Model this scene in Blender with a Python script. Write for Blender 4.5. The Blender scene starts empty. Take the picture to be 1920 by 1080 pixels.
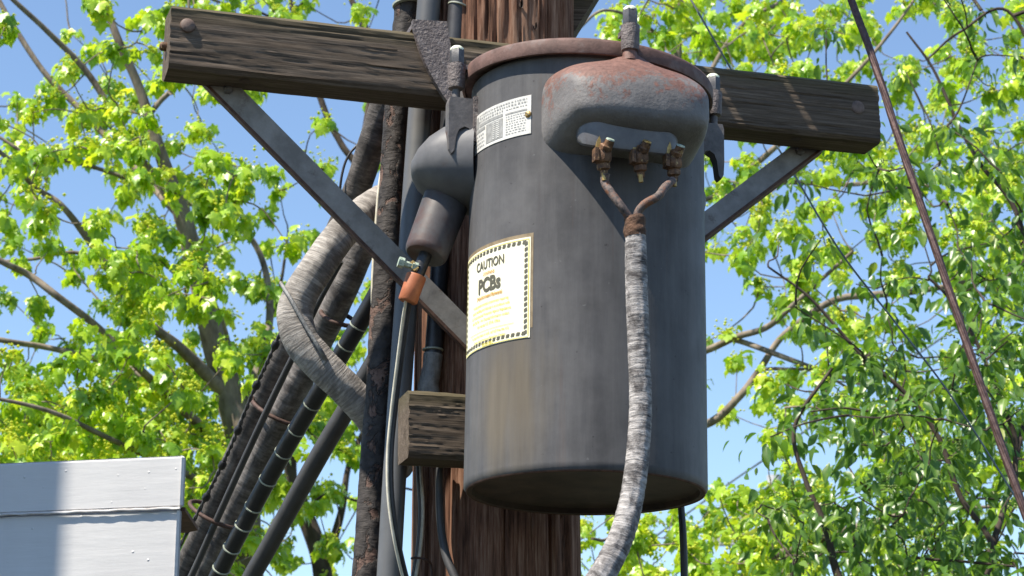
import bpy, math, random
import numpy as np
from mathutils import Vector, Matrix, noise

random.seed(7); rng = np.random.default_rng(7)
SC = bpy.context.scene
COL = SC.collection
R_ = math.radians

# ------------------------------------------------------------------ camera, sky, sun, exposure
CZ = 5.4                      # the photographer stands on an upper level, 5.4 m above the yard
FPX = 4000.0                  # focal length in pixels of the 1920 px wide photograph
PITCH = R_(15.9)
cam_d = bpy.data.cameras.new('camera'); cam = bpy.data.objects.new('camera', cam_d); COL.objects.link(cam)
cam_d.sensor_width = 36.0; cam_d.lens = FPX / 1920 * 36.0
cam_d.clip_start = 0.05; cam_d.clip_end = 3000
cam.location = (0, 0, CZ); cam.rotation_euler = (math.pi / 2 + PITCH, 0, 0)
cam_d.dof.use_dof = True; cam_d.dof.focus_distance = 4.35; cam_d.dof.aperture_fstop = 10.5
SC.camera = cam
SUN_EL, SUN_AZ = R_(58), R_(34)     # the sun stands high on the left, a little on the camera's side
SH = Vector((-math.cos(SUN_AZ), -math.sin(SUN_AZ), 0))
SUNV = Vector((SH.x * math.cos(SUN_EL), SH.y * math.cos(SUN_EL), math.sin(SUN_EL)))
world = bpy.data.worlds.new('World'); SC.world = world; world.use_nodes = True
wn = world.node_tree; bgn = wn.nodes['Background']
sky = wn.nodes.new('ShaderNodeTexSky'); sky.sky_type = 'NISHITA'; sky.sun_disc = False
sky.sun_elevation = SUN_EL; sky.sun_rotation = math.atan2(SUNV.x, SUNV.y)
sky.air_density = 1.0; sky.dust_density = 0.0; sky.ozone_density = 2.6
wn.links.new(sky.outputs[0], bgn.inputs[0]); bgn.inputs[1].default_value = 0.112
sl = bpy.data.lights.new('sun', 'SUN'); sl.energy = 5.0; sl.angle = R_(0.53); sl.color = (1.0, 0.92, 0.80)
so = bpy.data.objects.new('sun', sl); COL.objects.link(so); so.rotation_euler = SUNV.to_track_quat('Z', 'Y').to_euler(); so.location = (-6, -3, 16)
SC.view_settings.view_transform = 'Standard'; SC.view_settings.look = 'None'
SC.view_settings.exposure = 0.9; SC.view_settings.gamma = 1.0

# ------------------------------------------------------------------ helpers
cP, sP = math.cos(PITCH), math.sin(PITCH)
def at(px, py, Y):
    """world point at horizontal distance Y that the photograph shows at pixel (px, py)"""
    a, b = (px - 960) / FPX, (540 - py) / FPX
    k = Y / (cP - b * sP)
    return Vector((a * k, Y, CZ + (sP + b * cP) * k))
def depth(p): return p[1] * cP + (p[2] - CZ) * sP
def proj(p):
    d = depth(p); return 960 + FPX * p[0] / d, 540 - FPX * (-p[1] * sP + (p[2] - CZ) * cP) / d
def mr(wpx, p): return 0.5 * wpx * depth(p) / FPX     # radius in metres of something wpx wide there

WM = {}
class MB:
    def __init__(s): s.v = []; s.f = []; s.uv = []
    def add(s, vs, fs, uvs=None):
        o = len(s.v); s.v += [tuple(v) for v in vs]; s.f += [tuple(i + o for i in f) for f in fs]
        s.uv += uvs if uvs else [None] * len(fs)
        return s
    def box(s, c, ax, ay, az, hx, hy, hz):
        c, ax, ay, az = Vector(c), Vector(ax), Vector(ay), Vector(az)
        vs = [c + ax * (i * hx) + ay * (j * hy) + az * (k * hz) for i in (-1, 1) for j in (-1, 1) for k in (-1, 1)]
        return s.add(vs, [(0, 1, 3, 2), (4, 6, 7, 5), (0, 4, 5, 1), (2, 3, 7, 6), (0, 2, 6, 4), (1, 5, 7, 3)])
    def prism(s, poly, o, ax, ay, az, t):
        o, ax, ay, az = Vector(o), Vector(ax), Vector(ay), Vector(az); n = len(poly)
        vs = [o + ax * x + ay * y + az * k for k in (0, t) for x, y in poly]
        fs = [tuple(range(n - 1, -1, -1)), tuple(range(n, 2 * n))] + [(i, (i + 1) % n, n + (i + 1) % n, n + i) for i in range(n)]
        return s.add(vs, fs)
    def loft(s, rings, cap0=True, cap1=True, closed=True):
        n = len(rings[0]); vs = [p for r in rings for p in r]; fs = []
        for k in range(len(rings) - 1):
            for i in range(n if closed else n - 1):
                j = (i + 1) % n; fs.append((k * n + i, k * n + j, (k + 1) * n + j, (k + 1) * n + i))
        if cap0: fs.append(tuple(range(n - 1, -1, -1)))
        if cap1: fs.append(tuple((len(rings) - 1) * n + i for i in range(n)))
        return s.add(vs, fs)
    def lathe(s, prof, o, axis, n=24, cap0=True, cap1=True, hexa=0):
        o = Vector(o); z = Vector(axis).normalized(); x = z.orthogonal().normalized(); y = z.cross(x)
        return s.loft([[o + z * h + (x * math.cos(2 * math.pi * i / n + hexa) + y * math.sin(2 * math.pi * i / n + hexa)) * r for i in range(n)] for r, h in prof], cap0, cap1)
    def tube(s, pts, rad, n=10, caps=True, dr=None):
        pts = [Vector(p) for p in pts]; m = len(pts)
        if not hasattr(rad, '__len__'): rad = [rad] * m
        t = [(pts[min(i + 1, m - 1)] - pts[max(i - 1, 0)]).normalized() for i in range(m)]
        x = t[0].cross(Vector((0, -1, 0.2)));  x = t[0].orthogonal() if x.length < 1e-4 else x
        x.normalize(); vs = []; L = 0.0; Ls = []
        for i in range(m):
            x = (x - t[i] * x.dot(t[i])).normalized(); y = t[i].cross(x)
            if i: L += (pts[i] - pts[i - 1]).length
            Ls.append(L)
            for k in range(n):
                a = 2 * math.pi * k / n
                r = rad[i] * (1 + (dr(k / n, L) if dr else 0))
                vs.append(pts[i] + (x * math.cos(a) + y * math.sin(a)) * r)
        fs, uvs = [], []
        for i in range(m - 1):
            for k in range(n):
                j = (k + 1) % n; fs.append((i * n + k, i * n + j, (i + 1) * n + j, (i + 1) * n + k))
                u0, u1 = k / n, (k + 1) / n; uvs.append(((u0, Ls[i]), (u1, Ls[i]), (u1, Ls[i + 1]), (u0, Ls[i + 1])))
        if caps:
            fs.append(tuple(range(n - 1, -1, -1))); uvs.append(None); fs.append(tuple((m - 1) * n + k for k in range(n))); uvs.append(None)
        return s.add(vs, fs, uvs)
    def mesh(s, name, mat, W=None, smooth=35):
        me = bpy.data.meshes.new(name)
        vs = s.v
        if W is not None:
            Wi = W.inverted(); vs = [Wi @ Vector(v) for v in vs]
        me.from_pydata([tuple(v) for v in vs], [], s.f)
        if any(u for u in s.uv):
            lay = me.uv_layers.new(name='UVMap'); arr = []
            for f, u in zip(s.f, s.uv): arr += [c for p in (u or [(0.3, 0.0)] * len(f)) for c in p]
            lay.data.foreach_set('uv', arr)
        if smooth:
            me.polygons.foreach_set('use_smooth', [True] * len(me.polygons)); me.set_sharp_from_angle(angle=R_(smooth))
        me.materials.append(mat); me.update()
        return me
def tag(o, label=None, cat=None, group=None, kind=None):
    for k, v in (('label', label), ('category', cat), ('group', group), ('kind', kind)):
        if v: o[k] = v
    return o
def thing(name, label, cat, loc, rot=(0, 0, 0), group=None):
    o = bpy.data.objects.new(name, None); COL.objects.link(o); o.empty_display_size = 0.05
    o.location = loc; o.rotation_euler = rot; WM[o.name] = o.matrix_basis.copy()
    return tag(o, label, cat, group)
def part(name, mb, mat, parent, smooth=35, local=False, label=None, kind=None):
    """local: mb is already in the parent's own axes; else mb is in world coordinates"""
    W = WM[parent.name]; me = mb.mesh(name, mat, None if local else W, smooth)
    o = bpy.data.objects.new(name, me); COL.objects.link(o); o.parent = parent; WM[o.name] = W
    return tag(o, label, kind=kind)
def solo(name, mb, mat, label=None, cat=None, group=None, kind=None, smooth=35, loc=None):
    W = Matrix.Translation(Vector(loc if loc is not None else min(mb.v, key=lambda v: v[2])))
    o = bpy.data.objects.new(name, mb.mesh(name, mat, W, smooth)); COL.objects.link(o); o.location = W.translation; WM[o.name] = W
    return tag(o, label, cat, group, kind)
def cr(pts, n=8):
    """Catmull-Rom through tuples of any length"""
    P = np.array([tuple(p) for p in pts], float); P = np.vstack([2 * P[0] - P[1], P, 2 * P[-1] - P[-2]]); out = []
    for i in range(1, len(P) - 2):
        for k in range(n):
            t = k / n; a, b, c, d = P[i - 1:i + 3]
            out.append(0.5 * (2 * b + (c - a) * t + (2 * a - 5 * b + 4 * c - d) * t * t + (3 * b - a - 3 * c + d) * t ** 3))
    return out + [P[-2]]
def path(px, n=8):
    """smooth world path from (px, py, Y) or (px, py, Y, width in px) knots"""
    q = cr(px, n); pts = [at(p[0], p[1], p[2]) for p in q]
    if len(px[0]) > 3: return pts, [mr(p[3], w) for p, w in zip(q, pts)]
    return pts
nz = lambda x, y, z=0.0: noise.noise(Vector((x, y, z)))
def ringnoise(fu, fv, amp, seed=0.0):
    return lambda u, L: amp * nz(math.cos(u * 6.2832) * fu + seed, math.sin(u * 6.2832) * fu, L * fv + seed)

# ------------------------------------------------------------------ materials
def nd(nt, t, ins=None, **pr):
    n = nt.nodes.new(t)
    for k, v in pr.items(): setattr(n, k, v)
    for k, v in (ins or {}).items():
        if isinstance(v, bpy.types.NodeSocket): nt.links.new(v, n.inputs[k])
        else: n.inputs[k].default_value = v
    return n
def c4(c): return (*c, 1.0) if len(c) == 3 else c
def ramp(nt, fac, stops, interp='LINEAR'):
    n = nd(nt, 'ShaderNodeValToRGB', {'Fac': fac}); cr_ = n.color_ramp; cr_.interpolation = interp
    while len(cr_.elements) < len(stops): cr_.elements.new(0.5)
    for e, (p, c) in zip(cr_.elements, stops): e.position = p; e.color = c4(c) if hasattr(c, '__len__') else (c, c, c, 1)
    return n.outputs['Color']
def mixc(nt, fac, a, b, mode='MIX'):
    n = nd(nt, 'ShaderNodeMix', data_type='RGBA', blend_type=mode)
    for i, v in ((0, fac), (6, a), (7, b)):
        if isinstance(v, bpy.types.NodeSocket): nt.links.new(v, n.inputs[i])
        else: n.inputs[i].default_value = c4(v) if hasattr(v, '__len__') else v
    return n.outputs[2]
def math_(nt, op, a, b=0.0, clamp=False):
    n = nd(nt, 'ShaderNodeMath', {0: a, 1: b}, operation=op); n.use_clamp = clamp; return n.outputs[0]
def coords(nt, src='Object', scale=(1, 1, 1), rot=(0, 0, 0)):
    tc = nd(nt, 'ShaderNodeTexCoord'); return nd(nt, 'ShaderNodeMapping', {'Vector': tc.outputs[src], 'Scale': scale, 'Rotation': rot}).outputs[0]
def tnoise(nt, vec, scale, detail=6, rough=0.6, dist=0.0):
    return nd(nt, 'ShaderNodeTexNoise', {'Vector': vec, 'Scale': scale, 'Detail': detail, 'Roughness': rough, 'Distortion': dist}).outputs['Fac']
def newmat(name, rough=0.6, metal=0.0, col=(0.5, 0.5, 0.5), spec=0.5):
    m = bpy.data.materials.new(name); m.use_nodes = True; nt = m.node_tree; b = nt.nodes['Principled BSDF']
    b.inputs['Roughness'].default_value = rough; b.inputs['Metallic'].default_value = metal; b.inputs['Base Color'].default_value = c4(col)
    b.inputs['Specular IOR Level'].default_value = spec
    return m, nt, b
def bump(nt, b, h, strength=0.5, dist=0.01):
    n = nd(nt, 'ShaderNodeBump', {'Height': h, 'Strength': strength, 'Distance': dist}); nt.links.new(n.outputs[0], b.inputs['Normal'])
def setc(nt, b, col): nt.links.new(col, b.inputs['Base Color'])

def wood(name, dark, mid, light, axis, moss=None, rough=0.85, fine=1.0):
    m, nt, b = newmat(name, rough, spec=0.2)
    s = [75 * fine] * 3; s[axis] = 1.6; s2 = [9, 9, 9]; s2[axis] = 0.7; s3 = [300 * fine] * 3; s3[axis] = 9
    n1 = tnoise(nt, coords(nt, 'Object', s), 1.0, 8, 0.7, 0.15); n2 = tnoise(nt, coords(nt, 'Object', s2), 1.0, 5, 0.6, 0.3)
    n3 = tnoise(nt, coords(nt, 'Object', s3), 1.0, 5, 0.7)
    f = math_(nt, 'ADD', math_(nt, 'MULTIPLY', n1, 0.42), math_(nt, 'ADD', math_(nt, 'MULTIPLY', n2, 0.16), math_(nt, 'MULTIPLY', n3, 0.46)))
    c = ramp(nt, f, [(0.42, dark), (0.52, mid), (0.66, light)])
    crack = ramp(nt, n1, [(0.23, 0.0), (0.29, 1.0)])
    c = mixc(nt, crack, (0.006, 0.005, 0.004), c)
    if moss:
        geo = nd(nt, 'ShaderNodeNewGeometry'); sx = nd(nt, 'ShaderNodeSeparateXYZ', {0: nd(nt, 'ShaderNodeTexCoord').outputs['Object']})
        up = ramp(nt, math_(nt, 'ADD', sx.outputs['Z'], math_(nt, 'MULTIPLY', n2, 0.05)), [(moss[0], 0.0), (moss[1], 1.0)])
        c = mixc(nt, math_(nt, 'MULTIPLY', up, 0.55), c, (0.075, 0.078, 0.022))
    setc(nt, b, c); bump(nt, b, math_(nt, 'ADD', f, math_(nt, 'MULTIPLY', crack, 0.35)), 0.5, 0.003)
    return m
M = {}
M['arm'] = wood('weathered_crossarm', (0.052, 0.039, 0.028), (0.106, 0.081, 0.060), (0.20, 0.160, 0.125), 0, (0.125, 0.20))
M['pole'] = wood('pole_wood', (0.042, 0.020, 0.012), (0.155, 0.076, 0.047), (0.33, 0.215, 0.15), 2, fine=0.6)

def mottled(name, a, b_, scale, rough, metal=0.0, bmp=0.15, bdist=0.002, third=None, lo=0.35, hi=0.65, spec=0.5, bscale=None):
    m, nt, b = newmat(name, rough, metal, spec=spec)
    v = coords(nt); n = tnoise(nt, v, scale, 8, 0.65); c = ramp(nt, n, [(lo, a), (hi, b_)])
    if third:
        n2 = tnoise(nt, v, scale * third[1], 6, 0.7); c = mixc(nt, ramp(nt, n2, [(third[2], 0.0), (third[3], 1.0)]), c, third[0])
    setc(nt, b, c); bump(nt, b, tnoise(nt, v, bscale or scale * 3, 5, 0.6), bmp, bdist)
    return m
M['tank_in'] = mottled('tank_underside', (0.035, 0.025, 0.020), (0.085, 0.056, 0.044), 14, 0.7)
M['lid'] = mottled('rusted_lid', (0.070, 0.037, 0.030), (0.150, 0.084, 0.070), 30, 0.75, bmp=0.5, third=((0.165, 0.135, 0.125), 0.6, 0.52, 0.72))
M['cast'] = mottled('rough_cast_iron', (0.085, 0.067, 0.064), (0.165, 0.138, 0.133), 60, 0.6, 0.0, 1.0, 0.005, third=((0.27, 0.245, 0.235), 2.2, 0.58, 0.70), bscale=130)
M['nut'] = mottled('galvanised_nut', (0.05, 0.05, 0.053), (0.10, 0.10, 0.105), 90, 0.5, 0.3)
M['cap'] = mottled('pale_paint_blob', (0.55, 0.62, 0.42), (0.78, 0.82, 0.68), 90, 0.6)
M['lug'] = mottled('grey_iron', (0.080, 0.074, 0.074), (0.150, 0.138, 0.135), 40, 0.55, 0.0, 0.4, third=((0.10, 0.055, 0.04), 0.6, 0.60, 0.72))
M['bolt'] = mottled('rusted_bolt', (0.085, 0.055, 0.042), (0.19, 0.13, 0.10), 60, 0.6)
M['brass'] = mottled('weathered_brass', (0.30, 0.18, 0.05), (0.52, 0.36, 0.13), 120, 0.45, 0.5)
M['copper'] = mottled('brown_copper', (0.040, 0.019, 0.010), (0.20, 0.10, 0.045), 70, 0.6, 0.2, 0.8, third=((0.42, 0.29, 0.13), 1.5, 0.58, 0.68))
M['verdigris'] = mottled('verdigris', (0.16, 0.22, 0.17), (0.45, 0.52, 0.44), 200, 0.7)
M['leadwrap'] = mottled('lead_insulation', (0.035, 0.028, 0.028), (0.20, 0.15, 0.13), 110, 0.7, 0, 0.6, third=((0.16, 0.06, 0.025), 0.5, 0.50, 0.60))
M['tape'] = mottled('brown_tape', (0.050, 0.024, 0.013), (0.135, 0.068, 0.037), 70, 0.85, 0, 0.9, 0.004)
M['pvc'] = mottled('grey_conduit', (0.085, 0.087, 0.090), (0.118, 0.120, 0.122), 8, 0.45)
M['blackpipe'] = mottled('black_pipe', (0.020, 0.020, 0.022), (0.040, 0.040, 0.044), 20, 0.45)
M['black'] = mottled('black_cable', (0.009, 0.009, 0.010), (0.020, 0.020, 0.022), 20, 0.42)
M['greycable'] = mottled('dark_grey_cable', (0.038, 0.037, 0.038), (0.060, 0.058, 0.058), 15, 0.55)
M['greytape'] = mottled('grey_tape', (0.14, 0.14, 0.14), (0.26, 0.26, 0.25), 60, 0.55, 0, 0.6, 0.004)
M['tie'] = mottled('pale_tie', (0.28, 0.31, 0.25), (0.42, 0.45, 0.36), 60, 0.5)
M['cream'] = mottled('cream_wire', (0.50, 0.46, 0.35), (0.70, 0.66, 0.54), 40, 0.5)
M['terracotta'] = mottled('orange_connector', (0.30, 0.085, 0.028), (0.42, 0.135, 0.05), 50, 0.6)
M['rustwire'] = mottled('rusty_wire', (0.050, 0.026, 0.020), (0.11, 0.065, 0.05), 90, 0.7, 0.2)
M['guy'] = mottled('brown_strand', (0.060, 0.034, 0.030), (0.14, 0.088, 0.078), 90, 0.5, 0.5)
M['thinwire'] = mottled('thin_wire', (0.12, 0.15, 0.145), (0.20, 0.23, 0.22), 30, 0.4, 0.4)
M['white'] = None
M['ink'] = newmat('label_ink', 0.6, col=(0.085, 0.080, 0.052))[0]
M['yellowink'] = newmat('label_yellow_ink', 0.6, col=(0.62, 0.55, 0.05))[0]
M['orangeink'] = newmat('label_orange_ink', 0.6, col=(0.50, 0.26, 0.03))[0]
M['labelwhite'] = mottled('label_paper', (0.78, 0.75, 0.56), (0.81, 0.78, 0.63), 30, 0.6, spec=0.3, third=((0.60, 0.53, 0.36), 1.2, 0.62, 0.80))
M['labeltan'] = mottled('label_adhesive', (0.17, 0.125, 0.07), (0.26, 0.20, 0.12), 60, 0.7)
M['plate'] = mottled('nameplate_metal', (0.50, 0.50, 0.48), (0.66, 0.65, 0.61), 60, 0.55, 0.0, 0.2, third=((0.42, 0.30, 0.16), 0.5, 0.60, 0.75))
M['platefield'] = mottled('nameplate_grey_field', (0.22, 0.22, 0.21), (0.34, 0.34, 0.33), 90, 0.6)
M['porcelain'] = newmat('pale_porcelain', 0.3, col=(0.52, 0.54, 0.56))[0]
M['palepole'] = mottled('pale_pole', (0.38, 0.39, 0.40), (0.52, 0.53, 0.54), 6, 0.6)

# weathered grey tank paint: faint mottling, run-off streaks, a tan stain under the old label
m, nt, b = newmat('tank_paint', 0.5, 0.0, spec=0.22); M['tank'] = m
v = coords(nt); st = coords(nt, 'Object', (13, 13, 1.1))
c = ramp(nt, tnoise(nt, v, 7, 8, 0.65), [(0.32, (0.056, 0.055, 0.057)), (0.68, (0.110, 0.108, 0.110))])
c = mixc(nt, math_(nt, 'MULTIPLY', ramp(nt, tnoise(nt, st, 1.0, 7, 0.65), [(0.42, 0.0), (0.70, 1.0)]), 0.6), c, (0.155, 0.153, 0.154))
c = mixc(nt, math_(nt, 'MULTIPLY', ramp(nt, tnoise(nt, coords(nt, 'Object', (26, 26, 0.8)), 1.0, 6, 0.7), [(0.58, 0.0), (0.72, 1.0)]), 0.45), c, (0.10, 0.062, 0.045))
c = mixc(nt, math_(nt, 'MULTIPLY', ramp(nt, tnoise(nt, st, 2.3, 7, 0.7), [(0.52, 0.0), (0.72, 1.0)]), 0.35), c, (0.045, 0.045, 0.052))
c = mixc(nt, ramp(nt, tnoise(nt, v, 75, 3, 0.5), [(0.72, 0.0), (0.76, 0.35)]), c, (0.19, 0.19, 0.19))
c = mixc(nt, ramp(nt, tnoise(nt, v, 48, 4, 0.6), [(0.27, 0.7), (0.31, 0.0)]), c, (0.035, 0.03, 0.03))
STAIN = nd(nt, 'ShaderNodeVectorMath', {0: nd(nt, 'ShaderNodeTexCoord').outputs['Object'], 1: (-0.205, -0.135, 0.235)}, operation='SUBTRACT')
sd = nd(nt, 'ShaderNodeVectorMath', {0: STAIN.outputs[0], 1: (4.6, 4.6, 2.7)}, operation='MULTIPLY')
ln = nd(nt, 'ShaderNodeVectorMath', {0: sd.outputs[0]}, operation='LENGTH').outputs['Value']
sm = ramp(nt, math_(nt, 'ADD', ln, math_(nt, 'MULTIPLY', tnoise(nt, st, 1.6, 6, 0.6), 0.9)), [(0.55, 1.0), (1.05, 0.0)])
c = mixc(nt, math_(nt, 'MULTIPLY', sm, 0.9), c, mixc(nt, tnoise(nt, st, 2, 4), (0.080, 0.065, 0.046), (0.185, 0.160, 0.122)))
setc(nt, b, c); bump(nt, b, math_(nt, 'ADD', tnoise(nt, v, 28, 5, 0.6), math_(nt, 'MULTIPLY', tnoise(nt, v, 160, 3), 0.15)), 0.10, 0.003)
rr = ramp(nt, tnoise(nt, v, 12, 5), [(0.3, 0.46), (0.7, 0.64)]); nt.links.new(rr, b.inputs['Roughness'])
# cast housing: grey paint rusting through on top
m, nt, b = newmat('housing_paint', 0.6, 0.0, spec=0.4); M['housing'] = m
v = coords(nt)
c = ramp(nt, tnoise(nt, v, 12, 7, 0.65), [(0.3, (0.105, 0.097, 0.095)), (0.7, (0.20, 0.19, 0.185))])
nz_ = nd(nt, 'ShaderNodeSeparateXYZ', {0: nd(nt, 'ShaderNodeTexCoord').outputs['Object']}).outputs['Z']
hz = math_(nt, 'MULTIPLY', math_(nt, 'SUBTRACT', nz_, 0.737), 1.9)
rn = math_(nt, 'ADD', math_(nt, 'ADD', math_(nt, 'MULTIPLY', tnoise(nt, v, 15, 9, 0.78, 0.4), 0.75), math_(nt, 'MULTIPLY', tnoise(nt, v, 90, 6, 0.7), 0.25)), hz)
c = mixc(nt, ramp(nt, rn, [(0.50, 0.0), (0.56, 0.9)]), c, ramp(nt, tnoise(nt, v, 90, 5), [(0.3, (0.105, 0.045, 0.032)), (0.7, (0.215, 0.105, 0.078))]))
setc(nt, b, c); bump(nt, b, math_(nt, 'ADD', tnoise(nt, v, 110, 5, 0.65), math_(nt, 'MULTIPLY', rn, 0.5)), 0.5, 0.003)
M['pocket'] = mottled('bushing_housing_paint', (0.105, 0.106, 0.112), (0.165, 0.165, 0.172), 9, 0.52, spec=0.3, third=((0.10, 0.062, 0.055), 0.6, 0.62, 0.80))
M['block'] = mottled('bushing_block', (0.075, 0.072, 0.076), (0.14, 0.135, 0.14), 16, 0.36)
# galvanised brace with rusty freckles
M['brace'] = mottled('galvanised_brace', (0.18, 0.168, 0.153), (0.31, 0.295, 0.275), 16, 0.65, 0.0, 0.4, third=((0.085, 0.05, 0.033), 0.9, 0.58, 0.72))
M['braceedge'] = mottled('rusted_brace_edge', (0.055, 0.027, 0.019), (0.13, 0.068, 0.045), 50, 0.8)
# wound cable serving: fine turns of fibre across the cable
def wound(name, dark, light, turns, amp=0.8, rough=0.8, patch=None):
    m, nt, b = newmat(name, rough, spec=0.25)
    uv = coords(nt, 'UV', (2.5, turns, 1)); uv2 = coords(nt, 'UV', (9, turns * 2.3, 1)); ob = coords(nt)
    n1 = tnoise(nt, uv, 1.0, 5, 0.6, 0.3); n2 = tnoise(nt, uv2, 1.0, 4, 0.7); n3 = tnoise(nt, ob, 14, 5, 0.6)
    f = math_(nt, 'ADD', math_(nt, 'MULTIPLY', n1, 0.5), math_(nt, 'ADD', math_(nt, 'MULTIPLY', n2, 0.35), math_(nt, 'MULTIPLY', n3, 0.25)))
    c = ramp(nt, f, [(0.38, dark), (0.68, light)])
    if patch: c = mixc(nt, ramp(nt, tnoise(nt, coords(nt, 'UV', (4, turns * 0.22, 1)), 1.0, 7, 0.7, 0.5), [(0.44, 0.0), (0.62, 0.85)]), c, patch)
    setc(nt, b, c); bump(nt, b, f, amp, 0.006)
    return m
M['wound'] = wound('wound_cable_serving', (0.045, 0.040, 0.036), (0.56, 0.52, 0.475), 150, 1.0, patch=(0.17, 0.155, 0.14))
M['wounddark'] = wound('dark_cable_serving', (0.018, 0.016, 0.015), (0.20, 0.18, 0.165), 60, 1.0, patch=(0.045, 0.04, 0.037))
M['braid'] = wound('braided_cable', (0.020, 0.017, 0.018), (0.58, 0.55, 0.53), 120, 1.0, patch=(0.050, 0.044, 0.043))
# tar coated riser: black skin with peeled brown patches
m, nt, b = newmat('tar_coating', 0.72, spec=0.3); M['tar'] = m
v = coords(nt); uvp = coords(nt, 'UV', (3.2, 13, 1)); n1 = tnoise(nt, uvp, 1.0, 6, 0.62, 0.6)
c = ramp(nt, tnoise(nt, v, 40, 6), [(0.3, (0.017, 0.014, 0.013)), (0.7, (0.060, 0.052, 0.047))])
c = mixc(nt, ramp(nt, n1, [(0.56, 0.0), (0.585, 1.0)]), c, ramp(nt, tnoise(nt, v, 60, 5), [(0.3, (0.075, 0.042, 0.032)), (0.7, (0.165, 0.105, 0.08))]))
setc(nt, b, c); bump(nt, b, math_(nt, 'ADD', math_(nt, 'MULTIPLY', ramp(nt, n1, [(0.54, 1.0), (0.59, 0.0)]), 1.2), tnoise(nt, coords(nt, 'UV', (5, 60, 1)), 1.0, 5)), 0.9, 0.006)
# thick brushed white paint with blisters
m, nt, b = newmat('white_steel_paint', 0.42, spec=0.4); M['white'] = m
v = coords(nt); vo = nd(nt, 'ShaderNodeTexVoronoi', {'Vector': v, 'Scale': 52.0, 'Randomness': 1.0}).outputs['Distance']
bl = ramp(nt, vo, [(0.0, 1.0), (0.16, 0.0)], 'EASE')
keep = ramp(nt, tnoise(nt, v, 25, 2), [(0.48, 0.0), (0.62, 1.0)])
br = tnoise(nt, coords(nt, 'Object', (6, 6, 55)), 1.0, 5)
setc(nt, b, ramp(nt, tnoise(nt, v, 5, 6), [(0.3, (0.52, 0.51, 0.50)), (0.7, (0.61, 0.60, 0.585))]))
bump(nt, b, math_(nt, 'ADD', math_(nt, 'MULTIPLY', math_(nt, 'MULTIPLY', bl, keep), 1.0), math_(nt, 'MULTIPLY', br, 0.35)), 0.55, 0.004)
M['joint'] = mottled('pinkish_primer', (0.46, 0.43, 0.41), (0.60, 0.58, 0.56), 30, 0.8)
# bark and leaves
def bark(name, a, b_):
    m, nt, b = newmat(name, 0.85, spec=0.2)
    n1 = tnoise(nt, coords(nt, 'Object', (18, 18, 7)), 1.0, 8, 0.65); setc(nt, b, ramp(nt, n1, [(0.3, a), (0.7, b_)]))
    bump(nt, b, tnoise(nt, coords(nt, 'Object', (50, 50, 18)), 1.0, 6), 0.6, 0.006); return m
M['bark'] = bark('maple_bark', (0.085, 0.067, 0.052), (0.32, 0.265, 0.21)); M['bark2'] = bark('dark_bark', (0.032, 0.024, 0.020), (0.105, 0.082, 0.066))
def leafmat(name, stops, trans, gloss=0.35):
    m = bpy.data.materials.new(name); m.use_nodes = True; nt = m.node_tree; nt.nodes.remove(nt.nodes['Principled BSDF'])
    out = nt.nodes['Material Output']; geo = nd(nt, 'ShaderNodeNewGeometry'); oi = nd(nt, 'ShaderNodeObjectInfo')
    r = math_(nt, 'FRACT', math_(nt, 'ADD', geo.outputs['Random Per Island'], oi.outputs['Random']))
    v = coords(nt); c = ramp(nt, math_(nt, 'ADD', math_(nt, 'MULTIPLY', r, 0.65), math_(nt, 'SUBTRACT', math_(nt, 'MULTIPLY', tnoise(nt, v, 3.0, 3), 1.1), 0.38)), stops)
    c = mixc(nt, math_(nt, 'MULTIPLY', tnoise(nt, v, 30, 3), 0.5), c, mixc(nt, 1.0, c, (0.55, 0.62, 0.5), 'MULTIPLY'))
    d = nd(nt, 'ShaderNodeBsdfPrincipled', {'Base Color': c, 'Roughness': gloss, 'Specular IOR Level': 0.35})
    t = nd(nt, 'ShaderNodeBsdfTranslucent', {'Color': mixc(nt, 1.0, c, trans, 'MULTIPLY')})
    a = nd(nt, 'ShaderNodeAddShader'); nt.links.new(d.outputs[0], a.inputs[0]); nt.links.new(t.outputs[0], a.inputs[1]); nt.links.new(a.outputs[0], out.inputs['Surface'])
    return m
M['leaf'] = leafmat('maple_leaf', [(0.0, (0.065, 0.145, 0.012)), (0.3, (0.150, 0.265, 0.018)), (0.65, (0.265, 0.365, 0.024)), (1.0, (0.38, 0.42, 0.032))], (1.3, 1.2, 0.6))
M['leaf2'] = leafmat('cherry_leaf', [(0.0, (0.036, 0.085, 0.018)), (0.55, (0.064, 0.128, 0.022)), (0.88, (0.12, 0.19, 0.027)), (1.0, (0.20, 0.20, 0.045))], (1.1, 1.15, 0.6))
M['flower'] = leafmat('maple_flower', [(0.0, (0.30, 0.36, 0.02)), (1.0, (0.46, 0.46, 0.04))], (0.8, 0.8, 0.5), 0.6)
M['raceme'] = leafmat('cherry_raceme', [(0.0, (0.14, 0.20, 0.05)), (1.0, (0.25, 0.30, 0.10))], (0.6, 0.6, 0.5), 0.6)

# ------------------------------------------------------------------ the yard far below
m, nt, b = newmat('yard_ground', 0.95, spec=0.1); M['ground'] = m
v = coords(nt); setc(nt, b, mixc(nt, ramp(nt, tnoise(nt, v, 0.35, 8), [(0.42, 0.0), (0.58, 1.0)]), (0.040, 0.058, 0.022), ramp(nt, tnoise(nt, v, 9, 6), [(0.3, (0.06, 0.057, 0.054)), (0.7, (0.12, 0.115, 0.108))])))
solo('ground', MB().add([(-900, -900, 0), (900, -900, 0), (900, 900, 0), (-900, 900, 0)], [(0, 1, 2, 3)]), M['ground'], kind='structure', smooth=0, loc=(0, 0, 0))

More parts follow.
